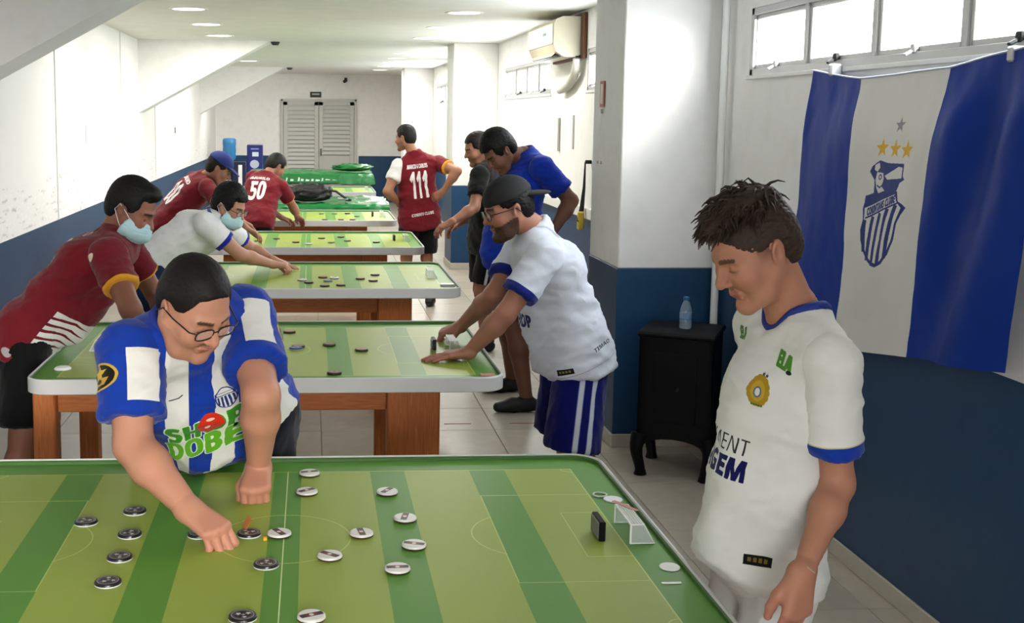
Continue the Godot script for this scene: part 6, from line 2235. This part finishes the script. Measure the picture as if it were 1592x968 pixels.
func back_turned() -> void:
	var im := number_shirt("111", "MARCIO G CARLOS", 1024)
	im.fill_rect(Rect2i(0, 768, 512, 256), Color(0.82, 0.81, 0.80))
	for w in 2:
		words(im, "CORINTO CLUBE", Vector2(-110 + w * 1024, 600), Vector2(240, -10), Vector2(0, 26), Color(0.80, 0.78, 0.78), 1.0)
	var s := joints("back_turned")
	s.merge({"label": "man in a dark red jersey numbered 111 standing with hands on hips", "skin": lin(0.58, 0.40, 0.31), "g": 1.04, "hs": 1.0, "arm": 1.05,
		"face": Vector3(-0.78, -0.12, -0.55), "headup": Vector3(0, 1, 0), "shirt": cloth(im), "shorts": cloth(shorts_sheet(Color(0.025, 0.025, 0.03))),
		"hair_col": lin(0.075, 0.065, 0.06), "vol": 0.008, "sleeve": 0.55, "beard": 0.4,
		"handL": {"dir": Vector3(0.7, -0.5, -0.4), "back": Vector3(-0.5, 0.3, 0.8), "pose": RELAX}, "handR": {"dir": Vector3(-0.7, -0.5, -0.3), "back": Vector3(0.4, 0.3, 0.8), "pose": RELAX},
		"toeL": Vector3(-0.3, 0, -1), "toeR": Vector3(0.2, 0, -1), "cell": 0.017, "hand_cell": 0.0065, "head_cell": 0.006, "cloth_cell": 0.013, "seed": 81, "short_len": 0.85, "short_r": 0.1})
	person(s)

func black_shirt() -> void:
	var im := shirt_sheet(Color(0.045, 0.047, 0.045), Color(0.055, 0.06, 0.05), Color(0.055, 0.06, 0.05), Color(0.03, 0.03, 0.03), 512)
	var rng := RandomNumberGenerator.new()
	rng.seed = 4
	for i in 120:
		poly(im, oval(Vector2(rng.randf() * 512, rng.randf() * 500), 6 + rng.randf() * 14, 4 + rng.randf() * 9, 9), Color(0.075, 0.08, 0.065) if i % 2 else Color(0.02, 0.022, 0.02))
	var sh := shorts_sheet(Color(0.022, 0.022, 0.025))
	for x in [56, 68]:
		sh.fill_rect(Rect2i(x, 120, 5, 136), Color(0.72, 0.72, 0.72))
	var s := joints("black_shirt")
	s.merge({"label": "man in a black patterned shirt reaching out, behind the man in blue", "skin": lin(0.60, 0.41, 0.325), "g": 1.0, "hs": 1.03,
		"face": Vector3(-0.90, -0.32, 0.22), "headup": Vector3(0, 1, 0), "hiplat": Vector3(0.3, 0, 0.95), "shirt": cloth(im), "shorts": cloth(sh),
		"hair_col": lin(0.13, 0.10, 0.085), "vol": 0.008, "sleeve": 0.66, "beard": 0.3, "hairline": 0.008,
		"handL": {"dir": Vector3(-0.85, -0.45, 0.1), "back": Vector3(-0.3, 0.8, 0.4), "pose": RELAX}, "handR": {"dir": Vector3(-0.85, -0.45, 0.1), "back": Vector3(-0.3, 0.8, -0.4), "pose": RELAX},
		"toeL": Vector3(-1, 0, 0.2), "toeR": Vector3(-1, 0, 0), "cell": 0.017, "hand_cell": 0.0065, "head_cell": 0.0055, "cloth_cell": 0.014, "seed": 91, "short_len": 0.82, "short_r": 0.1})
	person(s)

func blue_shirt() -> void:
	var blue := Color(0.06, 0.19, 0.62)
	var im := shirt_sheet(blue, blue, blue, Color(0.05, 0.16, 0.54), 512)
	var s := joints("blue_shirt")
	s.merge({"label": "tall man in a royal blue shirt looking down behind the bearded man", "skin": lin(0.42, 0.275, 0.215), "g": 1.08, "hs": 1.06, "arm": 1.1, "leg": 1.1, "belly": 0.045,
		"face": Vector3(-0.66, -0.66, 0.30), "headup": Vector3(-0.3, 1, 0), "hiplat": Vector3(0.2, 0, 1), "shirt": cloth(im), "shorts": cloth(shorts_sheet(Color(0.022, 0.022, 0.028))), "collar": Color(0.05, 0.15, 0.5), 
		"hair_col": lin(0.045, 0.042, 0.042), "vol": 0.02, "tousle": 0.004, "sleeve": 0.66,
		"handL": {"dir": Vector3(-0.6, -0.7, 0.1), "back": Vector3(0.5, 0.2, 0.8), "pose": RELAX}, "handR": {"dir": Vector3(-0.6, -0.7, 0.1), "back": Vector3(-0.5, 0.2, -0.8), "pose": RELAX},
		"toeL": Vector3(-1, 0, 0.05), "toeR": Vector3(-1, 0, 0.1), "cell": 0.015, "hand_cell": 0.006, "head_cell": 0.005, "cloth_cell": 0.013, "seed": 101, "short_len": 0.9, "short_r": 0.105,
		"cloth_extra": [[Vector3(1.22, 1.25, -7.34), Vector3(1.19, 0.98, -7.34), 0.10, 0.11]]})
	person(s)

# ---------------------------------------------------------------- flag, stand, far corner
func flag() -> void:
	var blue := Color(0.065, 0.19, 0.52)
	var pale := Color(0.80, 0.795, 0.775)
	var ink := Color(0.10, 0.17, 0.42)
	var im := canvas(1024, 768, blue)
	im.fill_rect(Rect2i(328, 0, 348, 768), pale)
	var V := func(a: Array) -> Array: return a.map(func(p): return Vector2(p[0], p[1]))
	poly(im, star(Vector2(530, 139), 22), Color(0.52, 0.52, 0.53))
	for p in [[467, 198], [524, 203], [577, 208]]:
		poly(im, star(Vector2(p[0], p[1]), 27), Color(0.80, 0.62, 0.14))
	# crest: blue silhouette, white patches, banner, shield with wavy stripes
	poly(im, V.call([[420, 261], [431, 246], [463, 231], [503, 240], [576, 244], [579, 277], [590, 287], [571, 295], [569, 302], [564, 320], [409, 356], [411, 328], [430, 324], [446, 320], [444, 285]]), ink)
	poly(im, V.call([[443, 243], [462, 237], [467, 252], [456, 262], [441, 256]]), pale)
	poly(im, V.call([[495, 274], [553, 251], [571, 254], [575, 283], [509, 285]]), pale)
	poly(im, V.call([[456, 263], [487, 266], [493, 282], [487, 303], [506, 315], [473, 322], [459, 308], [448, 285]]), pale)
	poly(im, oval(Vector2(474, 277), 9, 8), ink)
	poly(im, oval(Vector2(474, 277), 5, 4.5), pale)
	stroke(im, V.call([[462, 300], [478, 306], [488, 300]]), 4, ink)
	poly(im, V.call([[409, 348], [404, 365], [407, 395], [399, 424], [405, 453], [424, 484], [455, 510], [485, 524], [513, 527], [544, 516], [567, 490], [581, 452], [587, 404], [599, 381], [615, 362], [602, 354], [579, 344], [569, 318]]), ink)
	poly(im, V.call([[412, 362], [562, 325], [572, 344], [596, 362], [588, 382], [578, 404], [571, 452], [556, 488], [534, 508], [510, 516], [480, 512], [452, 498], [431, 476], [415, 448], [413, 424]]), pale)
	for s in [[[416, 404], [414, 430], [424, 476]], [[455, 394], [442, 437], [450, 500]], [[495, 384], [476, 432], [484, 514]], [[533, 372], [514, 425], [520, 514]], [[570, 362], [548, 418], [552, 492]]]:
		var a := V.call(s) as Array
		var pts := []
		for k in 9:
			var t := k / 8.0
			pts.append((a[0] as Vector2).lerp(a[1], t).lerp((a[1] as Vector2).lerp(a[2], t), t))
		stroke(im, pts, 17, ink)
	stroke(im, V.call([[411, 358], [566, 320]]), 5, ink)
	stroke(im, V.call([[420, 390], [577, 350]]), 5, ink)
	words(im, "CORINTIANS CLUBE", Vector2(424, 363), Vector2(140, -36), Vector2(2, 21), ink, 1.0)
	var S := [0.0, 0.32, 0.66, 1.0]
	var ZT := [-5.0, -4.54, -3.9, -3.3]
	var ZL := [-5.12, -4.59, -4.015, -3.437]
	var YT := [2.065, 2.025, 2.025, 2.09]
	var YL := [0.86, 0.915, 0.995, 1.065]
	var at := func(a: Array, s: float) -> float:
		for k in 3:
			if s <= S[k + 1]:
				return lerpf(a[k], a[k + 1], (s - S[k]) / (S[k + 1] - S[k]))
		return a[3]
	var f := FastNoiseLite.new()
	f.seed = 6
	f.frequency = 1.6
	var rows := []
	for j in 57:
		var t := j / 56.0
		var row := []
		for i in 97:
			var s := i / 96.0
			var z: float = lerpf(at.call(ZT, s), at.call(ZL, s), t)
			var y: float = lerpf(at.call(YT, s), at.call(YL, s), t) - 0.02 * sin(s * PI * 2.0) * (1.0 - t) * 0.5
			var env := smoothstep(0.0, 0.25, t)
			# folds fan out from where the cloth is held at the top
			var fold := 0.012 * sin((s * 5.0 + t * 1.2) * PI) * env
			if s > 0.62:
				fold += 0.024 * sin(((1.0 - s) * (2.2 - 1.0 * t) + 0.15) * PI * 5.0) * env * smoothstep(0.62, 0.75, s)
			fold += 0.012 * f.get_noise_2d(s * 3.0, t * 1.1)
			row.append(Vector3(XR - 0.05 - 0.02 * env + fold - 0.02 * t, y, z))
		rows.append(row)
	var b := MB.new()
	b.sheet(rows)
	for i in b.n.size():
		if b.n[i].x > 0.0:
			b.n[i] = -b.n[i]
	var m := cloth(im)
	m.rim_enabled = false
	m.roughness = 0.5
	var t0 := thing("club_flag", "blue and white striped club flag with a crest, hung under the windows", "flag", Vector3.ZERO)
	build(b, "fabric", m, t0)
	var hb := MB.new()
	hb.tube(rows[0], 0.004, 6)
	build(hb, "top_hem", mat(Color(0.75, 0.77, 0.84), 0.6), t0)
	for z in [-4.82, -3.55]:
		boxm("clip", Vector3(0.05, 0.05, 0.03), Vector3(XR - 0.035, 2.06, z), M.frame, t0, 0.006)

func black_stand() -> void:
	var c := Vector3(1.935, 0, -5.86)
	var t := thing("black_cabinet", "black cabinet on short curved legs in the corner by the near column", "cabinet", c, atan2(0.29, 0.146) - PI * 0.5 + PI * 0.5)
	var h := 0.185
	var top := 0.765
	# body: sides that curve in at the bottom edge
	for k in 4:
		var bs := Basis(Vector3.UP, PI * 0.5 * k)
		var o := PackedVector2Array([Vector2(-h, top - 0.03), Vector2(-h, 0.16)])
		for i in 9:
			var a := PI * i / 8.0
			o.append(Vector2(-cos(a) * (h - 0.035), 0.16 + sin(a) * 0.05))
		o.append(Vector2(h, 0.16))
		o.append(Vector2(h, top - 0.03))
		var sb := MB.new()
		sb.prism(Transform3D(bs, Vector3.ZERO), o, h - 0.02, h)
		build(sb, "side_panel", M.black_gloss, t)
		if k == 0 or k == 3:
			var ib := MB.new()
			ib.box(Transform3D(bs, bs * Vector3(0, 0.48, h + 0.002)), Vector3(0.22, 0.36, 0.008), 0.003)
			build(ib, "door_panel", M.black_gloss, t)
		# legs curl outward at the foot
		var d := bs * Vector3(1, 0, 1).normalized()
		var lb := MB.new()
		var p := []
		var r := []
		for i in 9:
			var u := i / 8.0
			p.append(d * (h * 1.32 + 0.02 * sin(u * PI * 1.4) - 0.012 * u + 0.018 * u * u * u) + Vector3(0, 0.22 * (1.0 - u) + 0.004, 0))
			r.append(lerpf(0.042, 0.026, sin(u * PI * 0.5)) + (0.008 if i == 8 else 0.0))
		lb.tube(p, r, 10)
		build(lb, "leg", M.black_gloss, t)
	var tb := MB.new()
	tb.box(Transform3D(Basis(), Vector3(0, top - 0.014, 0)), Vector3(h * 2 + 0.03, 0.028, h * 2 + 0.03), 0.01)
	build(tb, "top", M.black_gloss, t)
	boxm("bottom", Vector3(h * 2 - 0.03, 0.02, h * 2 - 0.03), Vector3(0, 0.24, 0), M.black, t, 0.0)
	boxm("handle", Vector3(0.09, 0.012, 0.012), Vector3(-h - 0.012, 0.48, 0.02), M.dark, t, 0.004)
	# bottle standing on it
	var bt := thing("water_bottle", "clear plastic water bottle with a blue cap on the black cabinet", "bottle", Vector3(1.94, top + 0.0005, -5.83))
	var pet := mat(Color(0.72, 0.82, 0.90, 0.22), 0.06)
	pet.transparency = BaseMaterial3D.TRANSPARENCY_ALPHA
	var bb := MB.new()
	bb.lathe(Transform3D.IDENTITY, [Vector2(0.0, 0.002), Vector2(0.026, 0.001), Vector2(0.031, 0.008), Vector2(0.031, 0.045), Vector2(0.0295, 0.05), Vector2(0.031, 0.055), Vector2(0.031, 0.085), Vector2(0.029, 0.105), Vector2(0.021, 0.13), Vector2(0.013, 0.146), Vector2(0.0125, 0.153)], 20, false)
	build(bb, "bottle_body", pet, bt)
	var lb2 := MB.new()
	lb2.lathe(Transform3D.IDENTITY, [Vector2(0.0315, 0.056), Vector2(0.0315, 0.084)], 20)
	build(lb2, "wrapper", mat(Color(0.42, 0.55, 0.66, 1), 0.5), bt)
	var cb := MB.new()
	cb.lathe(Transform3D.IDENTITY, [Vector2(0.0148, 0.151), Vector2(0.0148, 0.166), Vector2(0.013, 0.168), Vector2(0.0, 0.168)], 16)
	build(cb, "bottle_cap", mat(Color(0.10, 0.38, 0.55), 0.4), bt)

func far_corner() -> void:
	# water dispenser with a blue jug
	var d := thing("water_dispenser", "water dispenser with a pale blue jug in the far left corner", "water dispenser", Vector3(-1.62, 0, -23.0))
	boxm("housing", Vector3(0.32, 0.92, 0.32), Vector3(0, 0.46, 0), M.white, d, 0.02)
	boxm("tap_recess", Vector3(0.2, 0.2, 0.02), Vector3(0, 0.7, 0.16), M.dark, d, 0.004)
	var jm := mat(Color(0.18, 0.46, 0.66), 0.2)
	var jb := MB.new()
	jb.lathe(Transform3D(Basis(), Vector3(0, 0.9, 0)), [Vector2(0.03, 0.0), Vector2(0.04, 0.04), Vector2(0.125, 0.1), Vector2(0.132, 0.14), Vector2(0.125, 0.2), Vector2(0.132, 0.26), Vector2(0.126, 0.33), Vector2(0.132, 0.4), Vector2(0.132, 0.47), Vector2(0.11, 0.5), Vector2(0.0, 0.505)], 20, false)
	build(jb, "jug", jm, d)
	var im := canvas(128, 384, Color(0.06, 0.11, 0.42))
	im.fill_rect(Rect2i(30, 22, 70, 10), Color(0.50, 0.57, 0.80))
	im.fill_rect(Rect2i(42, 52, 56, 36), Color(0.80, 0.84, 0.90))
	poly(im, oval(Vector2(62, 150), 40, 34), Color(0.72, 0.74, 0.82))
	var t := thing("display_totem", "dark blue display stand with white print by the far wall", "display stand", Vector3(-1.07, 0, -22.0))
	boxm("housing", Vector3(0.29, 1.30, 0.25), Vector3(0, 0.655, 0), mat(Color(0.06, 0.11, 0.40), 0.4), t, 0.01)
	var pb := MB.new()
	pb.quad(Vector3(-0.135, 0.4, 0.1265), Vector3(0.135, 0.4, 0.1265), Vector3(0.135, 1.29, 0.1265), Vector3(-0.135, 1.29, 0.1265))
	build(pb, "front_print", print_mat(im, 0.4), t)
	boxm("foot", Vector3(0.33, 0.02, 0.3), Vector3(0, 0.011, 0), M.dark, t, 0.004)
	var n := thing("blue_bin", "navy blue bin with a white stripe between jug and display stand", "bin", Vector3(-1.31, 0, -21.0))
	boxm("bin_body", Vector3(0.26, 1.02, 0.26), Vector3(0, 0.515, 0), mat(Color(0.04, 0.07, 0.22), 0.4), n, 0.02)
	boxm("stripe", Vector3(0.07, 0.5, 0.006), Vector3(0.03, 0.72, 0.131), M.white, n, 0.002)
	# red tape on the tiles
	for e in [[0.883, 0.164, "red tape mark on the floor tile nearer the second table"], [1.285, 0.17, "red tape mark on the floor tile beside the shoes"]]:
		tag(boxm("floor_tape", Vector3(e[1], 0.0012, 0.012), Vector3(e[0], 0.0008, -6.82), mat(Color(0.50, 0.12, 0.10), 0.6), null, 0.0), e[2], "tape", "red tape marks on the floor")

func _ready() -> void:
	camera_and_light()
	materials()
	shell()
	fittings()
	all_tables()
	flag()
	black_stand()
	far_corner()
	cast_of_people()
